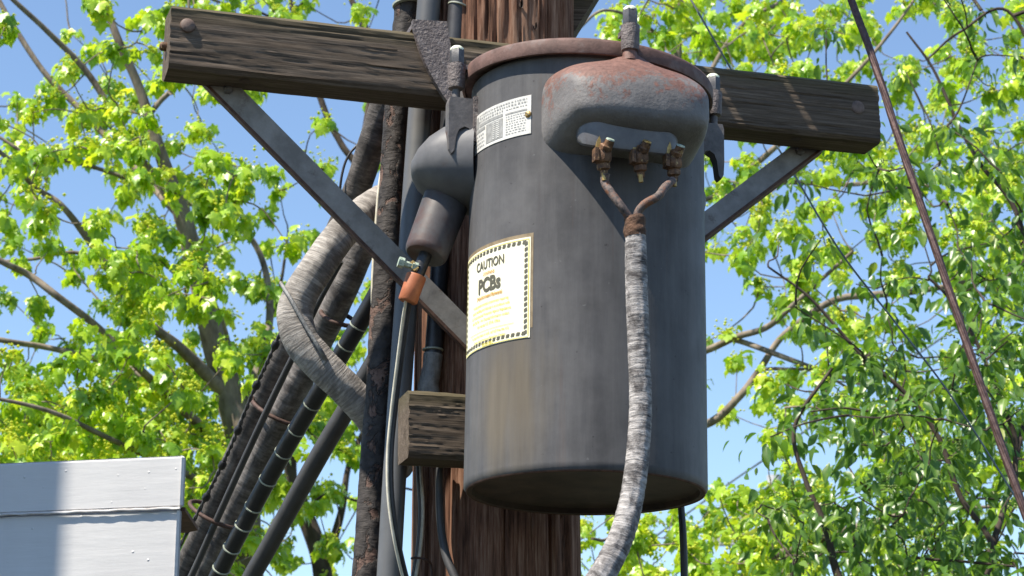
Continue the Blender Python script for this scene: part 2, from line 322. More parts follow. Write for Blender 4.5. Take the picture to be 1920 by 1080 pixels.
# unseen brick wall added behind the camera to block sky light, with a gallery
m, nt, b = newmat('dark_brick', 0.9, spec=0.15); M['brick'] = m
bt = nd(nt, 'ShaderNodeTexBrick', {'Vector': coords(nt, 'Object', (1, 1, 1), (math.pi / 2, 0, 0)), 'Color1': (0.10, 0.045, 0.03, 1), 'Color2': (0.07, 0.035, 0.026, 1), 'Mortar': (0.12, 0.11, 0.10, 1), 'Scale': 4.2})
setc(nt, b, bt.outputs['Color'])
bd = thing('sky_block_building', 'unseen brick building with a narrow gallery, added behind the camera to cut sky light', 'building', (0, -2.6, 0))
part('wall', MB().box((0, -3.0, 3.1), (1, 0, 0), (0, 1, 0), (0, 0, 1), 16, 0.4, 3.1), M['brick'], bd, 0)
part('gallery_floor', MB().box((0, -1.55, CZ - 1.72), (1, 0, 0), (0, 1, 0), (0, 0, 1), 16, 1.05, 0.10), M['tank_in'], bd, 0)
# ------------------------------------------------------------------ utility pole
YAW = R_(16.5); EX = Vector((math.cos(YAW), math.sin(YAW), 0)); EY = Vector((-math.sin(YAW), math.cos(YAW), 0)); EZ = Vector((0, 0, 1))
PX, PY, PR = -0.036, 4.75, 0.187
pole = thing('utility_pole', 'thick brown cracked wooden utility pole behind the transformer', 'utility pole', (PX, PY, 0))
def pole_r(a, z):
    x, y = math.cos(a), math.sin(a)
    r = PR + (CZ + 1.3 - z) * 0.004
    cr1 = nz(x * 7, y * 7, z * 0.55); cr2 = nz(x * 19 + 5, y * 19, z * 1.1)
    d = -0.013 * max(0, 1 - abs(cr1) / 0.07) - 0.006 * max(0, 1 - abs(cr2) / 0.10) + 0.003 * nz(x * 3, y * 3, z * 0.8) + 0.0012 * nz(x * 60, y * 60, z * 3)
    return r + d
mb = MB(); n = 220
zs = [0.0, 1, 2, 3, 4, 4.6, 5.2] + [5.6 + 0.02 * i for i in range(96)] + [7.6, 7.7, 7.735]
mb.loft([[(PX + math.cos(2 * math.pi * k / n) * pole_r(2 * math.pi * k / n, z), PY + math.sin(2 * math.pi * k / n) * pole_r(2 * math.pi * k / n, z), z) for k in range(n)] for z in zs])
part('shaft', mb, M['pole'], pole, 60)
for px, py, w, h in ((977, 10, 7, 17), (1003, 47, 5, 14)):       # weathered holes and knots
    c = at(px, py, 4.575); c = Vector((c.x, PY - math.sqrt(max(0.0, PR * PR - (c.x - PX) ** 2)) - 0.001, c.z))
    q = MB(); nrm = Vector((c.x - PX, c.y - PY, 0)).normalized(); tx = nrm.cross(EZ)
    q.loft([[c + nrm * o + tx * (math.cos(t) * w * s / 1800) + EZ * (math.sin(t) * h * s / 1500) for t in [i * 0.5236 for i in range(12)]] for o, s in ((0.006, 1.0), (0.003, 0.72), (-0.01, 0.5))], False, True)
    part('knot_hole', q, M['tank_in'], pole)

# ------------------------------------------------------------------ crossarms
CA0 = Vector((0.168, 4.52, CZ))
def beam(name, label, s0, s1, z0, z1, dp, ends=True, tail=0.0):
    t = thing(name, label, 'crossarm', CA0 + EX * ((s0 + s1) / 2) + EZ * (z0), (0, 0, YAW))
    h = z1 - z0; L = (s1 - s0) / 2; c = 0.009; mb = MB(); rings = []; N = 90; sd = s0 * 3 + z0
    prof = [(c, 0), (dp - c, 0), (dp, c), (dp, h - c), (dp - c, h), (c, h)] + [(0, h - c - (h - 2 * c) * k / 30) for k in range(31)]
    for i in range(N + 1):
        x = -L + 2 * L * i / N; r = []
        for k, (y, z) in enumerate(prof):
            e = 0.0016 * nz(x * 9 + sd, k * 1.7, 1.0) + 0.0012 * nz(x * 45, k * 3.1 + sd)
            split = (-0.0025 * max(0, 1 - abs(nz(x * 0.9 + sd, z * 34)) / 0.05) * (nz(x * 1.7, sd) > -0.1) - 0.0008 * nz(x * 3, z * 260, sd)) if y == 0 else 0
            r.append((x + (0.003 * nz(y * 60, z * 60 + sd) if i in (0, N) else 0), y + e - split, z + e))
        rings.append(r)
    mb.loft(rings); part('beam', mb, M['arm'], t, 30, local=True)
    return t, L, h
arm, AL, AH = beam('crossarm', 'long weathered wooden crossarm bolted across the pole, round bolt head at each end', -0.94, 0.729, 1.703, 1.848, 0.10)
for x, z, hk in ((-AL + 0.036, AH * 0.68, 0.75), (AL - 0.055, AH * 0.56, 0.3)):
    mb = MB().lathe([(0.0165, 0.0), (0.0165, 0.004 * hk), (0.015, 0.008 * hk), (0.010, 0.0115 * hk), (0.004, 0.013 * hk)], (x, 0.001, z), (0, -1, 0), 18)
    part('bolt_head', mb, M['bolt'], arm, local=True)
part('bolt_end', MB().lathe([(0.010, 0), (0.010, 0.012), (0.006, 0.016)], (-AL, 0.05, AH * 0.45), (-1, 0, 0), 12), M['copper'], arm, local=True)
for x in (-AL + 0.17, AL - 0.20): part('knot', MB().lathe([(0.0, 0), (0.013, 0.0)], (x, 0.035, -0.0015), (0, 0, -1), 12, False, False), M['tank_in'], arm, local=True)
kick, KL, KH = beam('crossarm', 'short stubby wooden crossarm low on the pole, beside the lower tank wall', -0.402, 0.10, 0.886, 1.031, 0.10)

def angle_iron(name, p0, p1, w, label):
    d = (p1 - p0).normalized(); n = Vector((d.z, 0, -d.x)); n = n if n.z > 0 else -n; n = (n - d * n.dot(d)).normalized(); bk = d.cross(n); bk = bk if bk.y > 0 else -bk
    t = thing(name, label, 'brace', p1, group='steel braces under the crossarm'); L = (p1 - p0).length / 2; c = (p0 + p1) / 2
    part('face_plate', MB().box(c, d, n, bk, L, w / 2, 0.003), M['brace'], t, 0)
    part('flange', MB().box(c - n * (w / 2 + 0.0035) + bk * 0.014, d, n, bk, L, 0.0032, 0.018), M['braceedge'], t, 0)
    for e, k in ((p0, 1), (p1, -1)):
        part('bolt_head', MB().lathe([(0.011, 0), (0.011, 0.006), (0.007, 0.009)], e + d * (k * 0.06) - bk * 0.0035, -bk, 6), M['lug'], t)
MEET = at(953, 700, 4.545)
angle_iron('crossarm_brace', at(392, 132, 4.365), MEET, 0.046, 'long flat steel brace from the left crossarm end down behind the tank')
angle_iron('crossarm_brace', at(1530, 262, 4.80), MEET + Vector((0, -0.012, 0)), 0.046, 'shaded steel brace rising to the right crossarm end')

# unseen arms added to streak the right crossarm with shade, and an upper crossarm
CA0 += EY * 0.48; up_, _, _ = beam('crossarm', 'upper wooden crossarm above the picture, lying on the added shade arms', -0.7, 0.6, 2.484, 2.62, 0.10); CA0 -= EY * 0.48
for k, sx in enumerate((-0.135, 0.05, 0.26)):
    t = thing('shade_arm', 'unseen wooden arm added above the picture to shade the crossarm, %s of three' % ('nearest the pole', 'middle one', 'farthest from the pole')[k], 'crossarm', CA0 + EX * sx + EZ * 2.35, (0, 0, YAW), 'unseen arms added for their shadows')
    part('beam', MB().box((0, 0.12, 0.065), (1, 0, 0), (0, 1, 0), (0, 0, 1), 0.045 if k < 2 else 0.07, 0.48, 0.065), M['arm'], t, 0, local=True)
# dark timber strut rising to the arm above the picture, and that arm
p0, p1 = at(1035, 92, 4.80), at(1330, -385, 4.86); d = (p1 - p0).normalized(); sv = Vector((d.z, 0, -d.x))
solo('timber_strut', MB().box((p0 + p1) / 2, d, sv, d.cross(sv), (p1 - p0).length / 2, 0.030, 0.03), M['arm'], 'dark timber strut slanting up from the right side of the pole top', 'strut', smooth=0)

# ------------------------------------------------------------------ transformer
TILT = R_(0.8); TR, TH = 0.246, 0.86
B0 = at(1098, 928, 4.25)
tf = thing('transformer', 'grey pole-mounted transformer tank with rusty lid and yellowed caution label', 'transformer', B0, (0, TILT, YAW))
TW = WM['transformer']; TWi = TW.inverted()
def cyl(a, z, r=TR): return (r * math.sin(a), -r * math.cos(a), z)          # a: angle from the tank's front, + to the right
def hit(px, py, r=TR):
    """angle and height where the photograph's ray meets the tank wall"""
    o = TWi @ Vector((0, 0, CZ)); d = (TWi @ at(px, py, 4.0)) - o
    A, Bq, C = d.x ** 2 + d.y ** 2, o.x * d.x + o.y * d.y, o.x ** 2 + o.y ** 2 - r * r
    D = Bq * Bq - A * C; t = (-Bq - math.sqrt(max(D, 0))) / A; p = o + d * t
    return math.atan2(p.x, -p.y), p.z
NA = 128
def wall(z, r=None):
    return [cyl(2 * math.pi * k / NA, z + (0.0 if 0.01 < z < 0.85 else 0), (r or TR) + 0.0008 * nz(math.cos(k * 6.283 / NA) * 2, math.sin(k * 6.283 / NA) * 2, z * 4)) for k in range(NA)]
mb = MB(); mb.loft([wall(0.004, TR - 0.004), wall(0.010)] + [wall(0.02 + 0.84 * i / 40) for i in range(41)], False, False)
part('tank', mb, M['tank'], tf, 40, True)
mb = MB(); mb.loft([wall(0.004, TR - 0.004), wall(0.002, TR - 0.009), wall(0.003, TR - 0.016), wall(0.014, TR - 0.018), wall(0.018, TR - 0.03), wall(0.018, 0.08), wall(0.018, 0.01)], False, True)
part('tank_bottom', mb, M['tank_in'], tf, 40, True)
mb = MB()
LT = R_(3.0)
def lidring(r, z):
    out = []
    for k in range(NA):
        x, y, _ = cyl(2 * math.pi * k / NA, 0, r); vx = x * math.cos(YAW) - y * math.sin(YAW)
        out.append((x, y, 0.852 + z - vx * math.tan(LT) + (y * math.cos(YAW) + x * math.sin(YAW)) * 0.015))
    return out
mb.loft([lidring(0.235, 0.008), lidring(0.259, 0.006), lidring(0.2605, -0.001), lidring(0.2655, 0.0), lidring(0.2668, 0.004), lidring(0.2668, 0.026), lidring(0.264, 0.032), lidring(0.256, 0.036), lidring(0.20, 0.044), lidring(0.10, 0.05), lidring(0.01, 0.052)], True, True)
part('lid', mb, M['lid'], tf, 40, True)
part('bottom_lip', MB().loft([wall(0.0045, TR - 0.0036), wall(0.0015, TR - 0.0045), wall(0.0005, TR - 0.0075), wall(0.0022, TR - 0.0095)], False, False), M['braceedge'], tf, 60, True)

def housing(rings, N=56, ex=4.3, center=(0, 0)):
    out = []
    for p, a, zt, zb, cv in rings:
        r = []
        for i in range(N):
            t = 2 * math.pi * i / N; ct, st_ = math.cos(t), math.sin(t)
            x = a * math.copysign(abs(ct) ** (2 / ex), ct); zc, hz_ = (zt + zb) / 2, (zt - zb) / 2
            z = zc + hz_ * math.copysign(abs(st_) ** (2 / ex), st_)
            r.append((x, -(p - cv * (x / 0.168) ** 2 * 0.066), z))
        out.append(r)
    return out
H = [(0.240, 0.165, 0.832, 0.634, 1.0), (0.262, 0.164, 0.829, 0.640, 0.95), (0.294, 0.161, 0.820, 0.652, 0.85), (0.320, 0.156, 0.806, 0.662, 0.75), (0.340, 0.147, 0.790, 0.671, 0.62), (0.353, 0.138, 0.773, 0.680, 0.5), (0.360, 0.116, 0.755, 0.689, 0.4), (0.363, 0.08, 0.738, 0.699, 0.3), (0.364, 0.03, 0.724, 0.710, 0.2)]
def bumped(x, y, z):
    g = math.exp(-((x + 0.008) / 0.055) ** 2 - ((y + 0.290) / 0.04) ** 2) * max(0.0, min(1.0, (z - 0.74) / 0.06))
    g2 = math.exp(-((x + 0.008) / 0.020) ** 2 - ((y + 0.292) / 0.018) ** 2) * max(0.0, min(1.0, (z - 0.74) / 0.06))
    return (x, y, z + 0.007 * g + 0.022 * g2 + 0.0012 * nz(x * 22, y * 22, z * 22))
mb = MB(); mb.loft([[bumped(x + 0.006, y, z) for x, y, z in r] for r in housing(cr(H, 7), 140)], False, True)
hs = part('terminal_housing', mb, M['housing'], tf, 60, True, label='rust-topped cast terminal housing')
mb = MB(); mb.lathe([(0.0165, -0.012), (0.0145, 0.004), (0.0125, 0.012), (0.0115, 0.022)], (-0.008, -0.294, 0.836), (0, 0, 1), 24)
part('neck', mb, M['housing'], hs, 60, True)
# bushing block under the housing: a stadium-shaped collar with a recess
def stad(hx, hy, z, tz=0.0, N=40, cx=-0.012, cy=-0.288):
    out = []
    for i in range(N):
        t = 2 * math.pi * i / N; ct, st_ = math.cos(t), math.sin(t)
        x = (hx - hy) * (1 if ct > 0 else -1) * min(1, abs(ct) * 6) + hy * ct
        y = hy * st_; out.append((cx + x, cy + y, z + tz * y))
    return out
mb = MB(); mb.loft([stad(0.104, 0.043, 0.69), stad(0.104, 0.043, 0.652, 0.45), stad(0.102, 0.041, 0.642, 0.45), stad(0.096, 0.036, 0.637, 0.45), stad(0.088, 0.030, 0.641, 0.45), stad(0.084, 0.027, 0.668, 0.3)], True, True)
blk = part('bushing_block', mb, M['block'], tf, 45, True)
# terminals
def terminal(x, zc, capm, sc=0.82):
    y = -0.322; o = Vector((x, y, zc)); P = lambda a, b_, c_: o + Vector((a, b_, c_)) * sc
    pf = lambda pr: [(r * sc, h * sc) for r, h in pr]
    mb = MB(); mb.lathe(pf([(0.010, -0.004), (0.019, 0.002), (0.0225, 0.010), (0.0225, 0.028), (0.020, 0.034), (0.015, 0.037), (0.0165, 0.040), (0.0165, 0.050), (0.010, 0.054), (0.009, 0.066), (0.005, 0.069)]), o, (0.12, 0.1, -1), 6, hexa=0.4)
    mb.box(P(-0.017, -0.004, -0.020), (1, 0.1, 0), (0, 1, 0), (0, 0, 1), 0.005 * sc, 0.013 * sc, 0.016 * sc)
    mb.lathe(pf([(0.010, -0.004), (0.0155, -0.002), (0.0155, 0.008), (0.012, 0.011)]), P(0.004, -0.012, -0.004), (0.12, -0.55, 0.7), 6)
    t = part('terminal_connector', mb, M['copper'], tf, 30, True)
    part('spade', MB().prism([(-0.005, -0.012), (0.005, -0.012), (0.004, 0.010), (0.0, 0.020), (-0.004, 0.008)], P(-0.012, -0.010, 0.004), (1, 0, 0), (0.1, 0, 1), (0, 1, 0), 0.005), M['brass'], t, 0, True)
    ax_ = Vector((0.15, -0.5, 0.75)).normalized()
    part('stud', MB().lathe(pf([(0.0115, 0.0), (0.0118, 0.010), (0.0112, 0.024)]), P(0.008, -0.012, -0.006), ax_, 14), M['copper'], t, 40, True)
    part('stud_end', MB().lathe(pf([(0.0110, 0.0), (0.0100, 0.003), (0.004, 0.004)]), P(0.008, -0.012, -0.006) + ax_ * 0.0242 * sc, ax_, 14), M[capm], t, 40, True)
    part('tail_stud', MB().lathe(pf([(0.0055, 0.0), (0.0055, 0.018)]), P(0.004, 0, -0.062), (0.1, 0, -1), 10), M['brass'], t, 40, True)
for x, z, cm in ((-0.076, 0.622, 'verdigris'), (0.000, 0.627, 'brass'), (0.070, 0.626, 'verdigris')): terminal(x, z, cm)
# lid clamps: hook lug on the wall, bolt, cast boss with an arm onto the lid, nut with a pale blob
def clamp(a, dz=0.0, lug=True, rb=0.288, arm_in=0.24, dx=0.0):
    er = Vector((math.sin(a), -math.cos(a), 0)); et = Vector((math.cos(a), math.sin(a), 0)); o = er * rb + et * dx
    k = thing_part = None
    mb = MB(); rr_ = [0.0175 + 0.0012 * nz(i * 2.1, a) for i in range(6)]
    z0 = 0.838 + dz
    rings = []
    for z, r in ((0, 0.012), (0.002, 0.017), (0.012, 0.0185), (0.03, 0.0185), (0.045, 0.0195), (0.055, 0.019), (0.058, 0.013)):
        rings.append([o + EZ * (z0 + z) + (er * math.cos(t) + et * math.sin(t)) * (r + 0.0009 * nz(t * 3, z * 200, a)) for t in [2 * math.pi * i / 22 for i in range(22)]])
    mb.loft(rings)
    mb.box(er * ((rb + arm_in) / 2) + et * dx + EZ * (z0 + 0.050), er, et, EZ, (rb - arm_in) / 2, 0.010, 0.0055)
    c = part('lid_clamp', mb, M['cast'], tf, 50, True)
    part('bolt', MB().lathe([(0.0085, 0), (0.0085, 0.026)], o + EZ * (z0 - 0.022), EZ, 12), M['lug'], c, 40, True)
    part('nut', MB().lathe([(0.0150, 0), (0.0155, 0.003), (0.0155, 0.030), (0.0135, 0.033)], o + EZ * (z0 + 0.058), EZ, 6, hexa=a + 0.25), M['nut'], c, 30, True)
    part('paint_blob', MB().lathe([(0.0142, -0.004), (0.0142, 0.001), (0.010, 0.005), (0.004, 0.007)], o + EZ * (z0 + 0.0912), EZ, 14), M['cap'], c, 60, True)
    if lug:
        zt = 0.8165 + dz
        poly = [(0.242, zt), (0.303, zt), (0.306, zt - 0.01), (0.306, zt - 0.085), (0.304, zt - 0.115), (0.299, zt - 0.125), (0.293, zt - 0.118), (0.289, zt - 0.085), (0.283, zt - 0.070), (0.272, zt - 0.063), (0.262, zt - 0.066), (0.256, zt - 0.080), (0.254, zt - 0.1), (0.242, zt - 0.1)]
        l = part('clamp_lug', MB().prism(poly, -et * 0.014, er, EZ, et, 0.028), M['lug'], tf, 0, True)
        part('weld_strip', MB().box(er * 0.249 + EZ * (zt - 0.045), er, et, EZ, 0.005, 0.019, 0.05), M['cast'], l, 0, True)
clamp(R_(-90)); clamp(R_(90), 0.010); clamp(0.0, 0.006, False, 0.296, 0.25, -0.008)
# side pockets with the high-voltage bushings
def side_pocket(a, full=True):
    er = Vector((math.sin(a), -math.cos(a), 0)); et = Vector((math.cos(a), math.sin(a), 0)); rings = []
    for p, hw, zt, zb in ((0.225, 0.125, 0.797, 0.606), (0.26, 0.124, 0.795, 0.610), (0.295, 0.119, 0.783, 0.622), (0.325, 0.108, 0.763, 0.638), (0.348, 0.092, 0.738, 0.652), (0.364, 0.068, 0.713, 0.664), (0.370, 0.03, 0.697, 0.676)):
        r = []
        for i in range(48):
            t = 2 * math.pi * i / 48; ct, st_ = math.cos(t), math.sin(t); ex = 2.35
            x = hw * math.copysign(abs(ct) ** (2 / ex), ct); z = (zt + zb) / 2 + (zt - zb) / 2 * math.copysign(abs(st_) ** (2 / ex), st_)
            r.append(er * p + et * x + EZ * z)
        rings.append(r)
    o = part('bushing_pocket', MB().loft(rings, False, True), M['pocket'], tf, 60, True)
    return o
sp = side_pocket(R_(-113)); side_pocket(R_(130))
q0, q1 = at(846, 352, 4.285), at(797, 480, 4.245); ax = (q1 - q0); L = ax.length
mb = MB().lathe([(0.050, 0.0), (0.0495, 0.03), (0.046, L - 0.012), (0.044, L - 0.004), (0.040, L), (0.034, L - 0.001), (0.012, L - 0.004)], q0, ax, 36)
part('bushing_skirt', mb, mottled('bushing_skirt_paint', (0.060, 0.055, 0.056), (0.115, 0.106, 0.107), 10, 0.5, spec=0.3, third=((0.085, 0.045, 0.038), 0.8, 0.50, 0.68)), sp, 40)
mb = MB().lathe([(0.014, 0.0), (0.014, 0.045), (0.010, 0.055)], q1 - ax.normalized() * 0.02, ax, 14); part('bushing_stud', mb, M['black'], sp, 40)
# caution label, wrapped on the wall
def wrap_grid(a0, a1, z0, z1, r, na=24, nzv=6, edge=0.0):
    mb = MB(); vs = []; fs = []
    for j in range(nzv + 1):
        for i in range(na + 1):
            vs.append(cyl(a0 + (a1 - a0) * i / na, z0 + (z1 - z0) * j / nzv, r))
    for j in range(nzv):
        for i in range(na): k = j * (na + 1) + i; fs.append((k, k + 1, k + na + 2, k + na + 1))
    n0 = len(vs); per = [i for i in range(na + 1)] + [(j + 1) * (na + 1) + na for j in range(nzv)] + [nzv * (na + 1) + i for i in range(na - 1, -1, -1)] + [j * (na + 1) for j in range(nzv - 1, 0, -1)]
    for k in per: x, y, z = vs[k]; s = (TR - 0.001) / math.hypot(x, y); vs.append((x * s, y * s, z))
    m_ = len(per)
    for i in range(m_): fs.append((per[i], n0 + i, n0 + (i + 1) % m_, per[(i + 1) % m_]))
    return mb.add(vs, fs)
def text_mb(txt, size, a, z, r, bold=0.0, xs=1.0, align='CENTER'):
    cu = bpy.data.curves.new('t', 'FONT'); cu.body = txt; cu.size = size; cu.align_x = align; cu.resolution_u = 3; cu.offset = bold
    ob = bpy.data.objects.new('t', cu); COL.objects.link(ob); dg = bpy.context.evaluated_depsgraph_get(); me = bpy.data.meshes.new_from_object(ob.evaluated_get(dg))
    mb = MB().add([cyl(a + v.co.x * xs / TR, z + v.co.y, r) for v in me.vertices], [tuple(p.vertices) for p in me.polygons])
    bpy.data.objects.remove(ob); bpy.data.curves.remove(cu); bpy.data.meshes.remove(me); return mb
sa, sz = hit(940, 750); STAIN.inputs[1].default_value = cyl(sa, sz)
aR, zTR = hit(996, 444); _, zBR = hit(992, 633); aL = aR - 0.228 / TR
LW = aR - aL
tan_ = part('adhesive_edge', wrap_grid(aL - 0.02, aR + 0.022, zBR + 0.02, zTR + 0.008, TR + 0.0006), M['labeltan'], tf, 60, True)
lab = part('caution_label', wrap_grid(aL, aR, zBR, zTR, TR + 0.0016), M['labelwhite'], tf, 60, True, label='white caution label with dashed black border')
mb = MB(); hgt = zTR - zBR; bd = 0.0068; st = 0.0125
def quad(mb, a0, a1, z0, z1, sl_a=0.0, sl_z=0.0, r=TR + 0.0026):
    mb.add([cyl(a0, z0, r), cyl(a1, z0 + sl_z, r), cyl(a1 + sl_a, z1 + sl_z, r), cyl(a0 + sl_a, z1, r)], [(0, 1, 2, 3)])
ins = 0.0065
nh = 17
for i in range(nh):
    a0 = aL + ins / TR + (LW - 2 * ins / TR) * i / nh; w = (LW - 2 * ins / TR) / nh * 0.62
    quad(mb, a0, a0 + w, zTR - ins - bd, zTR - ins, 0.010); quad(mb, a0, a0 + w, zBR + ins, zBR + ins + bd, 0.010)
    z0 = zBR + ins + (hgt - 2 * ins) * i / nh; h = (hgt - 2 * ins) / nh * 0.62
    quad(mb, aL + ins / TR, aL + (ins + bd) / TR, z0, z0 + h, 0, 0.003); quad(mb, aR - (ins + bd) / TR, aR - ins / TR, z0, z0 + h, 0, 0.003)
part('border_stripes', mb, M['ink'], lab, 0, True)
mb = MB()
ed = ins - 0.0028
for z in (zTR - ed, zBR + ed - 0.0012):
    for i in range(20): quad(mb, aL + ed / TR + (LW - 2 * ed / TR) * i / 20, aL + ed / TR + (LW - 2 * ed / TR) * (i + 1) / 20, z - 0.0012, z, r=TR + 0.0024)
for a in (aL + ed / TR, aR - ed / TR): quad(mb, a - 0.003, a + 0.003, zBR + ed, zTR - ed, r=TR + 0.0024)
part('border_line', mb, M['yellowink'], lab, 0, True)
am = (aL + aR) / 2 + 0.012
RT = TR + 0.0027
part('lettering', text_mb('CAUTION', 0.0265, am, zTR - 0.043, RT, 0.0005, 0.80), M['ink'], lab, 0, True)
part('lettering', text_mb('CONTAINS', 0.0095, am, zTR - 0.057, RT, 0.0002, 0.8), M['orangeink'], lab, 0, True)
part('lettering', text_mb('PCBs', 0.0410, am, zTR - 0.091, RT, 0.0016, 0.86), M['ink'], lab, 0, True)
part('lettering', text_mb('(Polychlorinated Biphenyls)', 0.0105, am, zTR - 0.1045, RT, 0.0003, 0.75), M['orangeink'], lab, 0, True)
lines = ['A toxic environmental contaminant requiring', 'special handling and disposal in accordance with', 'U.S. Environmental Protection Agency Regulations', '40 CFR 761 - For Disposal Information contact', 'the nearest U.S. E.P.A. Office.']
for i, s_ in enumerate(lines): part('lettering', text_mb(s_, 0.0080, am, zTR - 0.119 - 0.0108 * i, RT, 0.0001, 0.82), M['yellowink'], lab, 0, True)
mb = MB(); [quad(mb, am - 0.3 + 0.06 * i, am - 0.3 + 0.06 * (i + 1), zTR - 0.1725, zTR - 0.1717, r=RT) for i in range(10)]; part('rule', mb, M['yellowink'], lab, 0, True)
for i, s_ in enumerate(['In case of accident or spill, call toll free the U.S.', 'Coast Guard National Response Center:', '800:424-8802']): part('lettering', text_mb(s_, 0.0080, am, zTR - 0.182 - 0.0108 * i, RT, 0.0001, 0.82), M['yellowink'], lab, 0, True)
# stamped nameplate
aR, zTR = hit(997, 178); _, zBR = hit(997, 250); aL, _ = hit(891, 246); PWA = aR - aL; PH = zTR - zBR
npl = part('nameplate', wrap_grid(aL, aR, zBR, zTR, TR + 0.0018, 18, 4), M['plate'], tf, 60, True, label='pale stamped metal nameplate')
U = lambda u: aL + PWA * u; V = lambda w: zBR + PH * w
mb = MB()
for u0, u1, v0, v1 in ((0.05, 0.15, 0.62, 0.92), (0.17, 0.62, 0.62, 0.70), (0.33, 0.62, 0.08, 0.58), (0.05, 0.30, 0.50, 0.58), (0.66, 0.95, 0.62, 0.66)):
    k = 6
    for i in range(k): quad(mb, U(u0 + (u1 - u0) * i / k), U(u0 + (u1 - u0) * (i + 1) / k), V(v0), V(v1), r=TR + 0.0024)
part('grey_field', mb, M['platefield'], npl, 0, True)
mb = MB()
for v0, ulo, uhi, h in [(0.90, 0.18, 0.95, 0.045), (0.82, 0.18, 0.95, 0.05), (0.74, 0.10, 0.62, 0.05), (0.74, 0.67, 0.95, 0.03)] + [(0.10 + 0.065 * i, 0.67, 0.94, 0.022) for i in range(8)] + [(0.08 + 0.10 * i, 0.06, 0.29, 0.05) for i in range(4)]:
    u = ulo
    while u < uhi:
        w = 0.012 + 0.02 * random.random(); quad(mb, U(u), U(min(u + w, uhi)), V(v0), V(v0 + h * (0.7 + 0.3 * random.random())), r=TR + 0.0024); u += w + 0.010 + 0.012 * random.random()
part('stamped_marks', mb, M['platefield'], npl, 0, True, kind='stuff')
mb = MB()
for i in range(9):
    for u0, w in ((0.46, 0.035), (0.52, 0.05)): quad(mb, U(u0), U(u0 + w), V(0.12 + 0.05 * i), V(0.145 + 0.05 * i), r=TR + 0.0030)
part('stamped_table', mb, M['plate'], npl, 0, True)
for u, w in ((0.965, 0.50), (0.03, 0.50)):
    a = U(u); er = Vector((math.sin(a), -math.cos(a), 0)); c = Vector(cyl(a, V(w), TR + 0.001))
    s_ = part('screw', MB().lathe([(0.0072, 0), (0.0072, 0.002), (0.0055, 0.0042), (0.002, 0.005)], c, er, 16), M['brass'], npl, 50, True)
    part('screw_slot', MB().box(c + er * 0.0046, Vector((er.y, -er.x, 0)) * 0.8 + EZ * 0.6, er, Vector((er.y, -er.x, 0)) * -0.6 + EZ * 0.8, 0.0058, 0.0007, 0.0009), M['ink'], s_, 0, True)
# hanger iron hooked over the crossarm
def onplane(px, py, off):
    o = Vector((0, 0, CZ)); d = at(px, py, 4.0) - o; k = (CA0 - EY * off - o).dot(EY) / d.dot(EY); p = o + d * k; q = p - CA0
    return q.dot(EX), q.z
ol = [onplane(x, y, 0.016) for x, y in cr([(774, 36), (775, 46), (782, 75), (795, 112), (815, 152), (838, 188), (856, 196)], 4)] + [onplane(x, y, 0.016) for x, y in ((872, 196), (862, 160), (850, 110), (843, 72), (838, 40))]
mb = MB().prism([(x, z) for x, z in ol], CA0 - EY * 0.016, EX, EZ, EY, 0.014)
xa, xb = ol[0][0], ol[-1][0]; zt = ol[0][1]; zb_ = 1.852
mb.box(CA0 + EX * (xa + xb) / 2 + EZ * ((zt + zb_) / 2 - 0.002) + EY * 0.049, EX, EY, EZ, (xb - xa) / 2 - 0.001, 0.051, (zt - zb_) / 2 - 0.003)
mb.box(CA0 + EX * (xa + xb) / 2 + EZ * (zt - 0.075) + EY * 0.112, EX, EY, EZ, (xb - xa) / 2, 0.009, 0.072)
hg = part('hanger_iron', mb, M['cast'], tf, 25, label='rough curved hanger iron hooked over the crossarm')
bq = CA0 + EX * onplane(856, 190, 0.016)[0] + EZ * (onplane(856, 190, 0.016)[1] - 0.012) - EY * 0.01
tq = TW @ Vector(cyl(R_(-118), (TWi @ bq).z, 0.235))
part('hanger_arm', MB().box((bq + tq) / 2, (tq - bq).normalized(), EZ, (tq - bq).normalized().cross(EZ), (tq - bq).length / 2, 0.03, 0.008), M['lug'], hg, 0)

# ------------------------------------------------------------------ secondary lead: two insulated leads into one braided cable
cb = thing('secondary_cable', 'thick braided grey cable hanging in front of the tank from two terminals', 'cable', at(1100, 1140, 3.9))
tA = TW @ Vector((-0.068, -0.322, 0.572)); tB = TW @ Vector((0.070, -0.322, 0.572))
for tt, kn in ((tA, [(1134, 342, 3.93), (1146, 362, 3.92), (1164, 386, 3.915), (1184, 414, 3.925)]), (tB, [(1246, 352, 3.94), (1234, 368, 3.92), (1210, 382, 3.915), (1197, 398, 3.92), (1194, 418, 3.925)])):
    pts = [tuple(tt)] + [tuple(at(*k)) for k in kn]
    q = [Vector(p) for p in cr(pts, 8)]
    part('lead', MB().tube(q, [0.0085 + 0.001 * nz(i * 0.9, 3) for i in range(len(q))], 12), M['leadwrap'], cb, 60)
kn = [(1190, 406, 3.925, 34), (1191, 412, 3.925, 40), (1190, 425, 3.925, 40), (1191, 436, 3.925, 42), (1192, 444, 3.925, 40)]
pts, rd = path(kn, 8); part('tape_cap', MB().tube(pts, rd, 26, True, ringnoise(2.2, 90, 0.10)), M['tape'], cb, 50)
kn = [(1192, 440, 3.925, 38), (1192, 480, 3.925, 41), (1195, 580, 3.925, 42), (1199, 680, 3.925, 42), (1201, 760, 3.925, 43), (1197, 840, 3.92, 44), (1188, 915, 3.91, 45), (1172, 985, 3.90, 47), (1150, 1040, 3.89, 49), (1118, 1095, 3.88, 51), (1070, 1150, 3.9, 51), (1000, 1205, 4.0, 50)]
pts, rd = path(kn, 34)
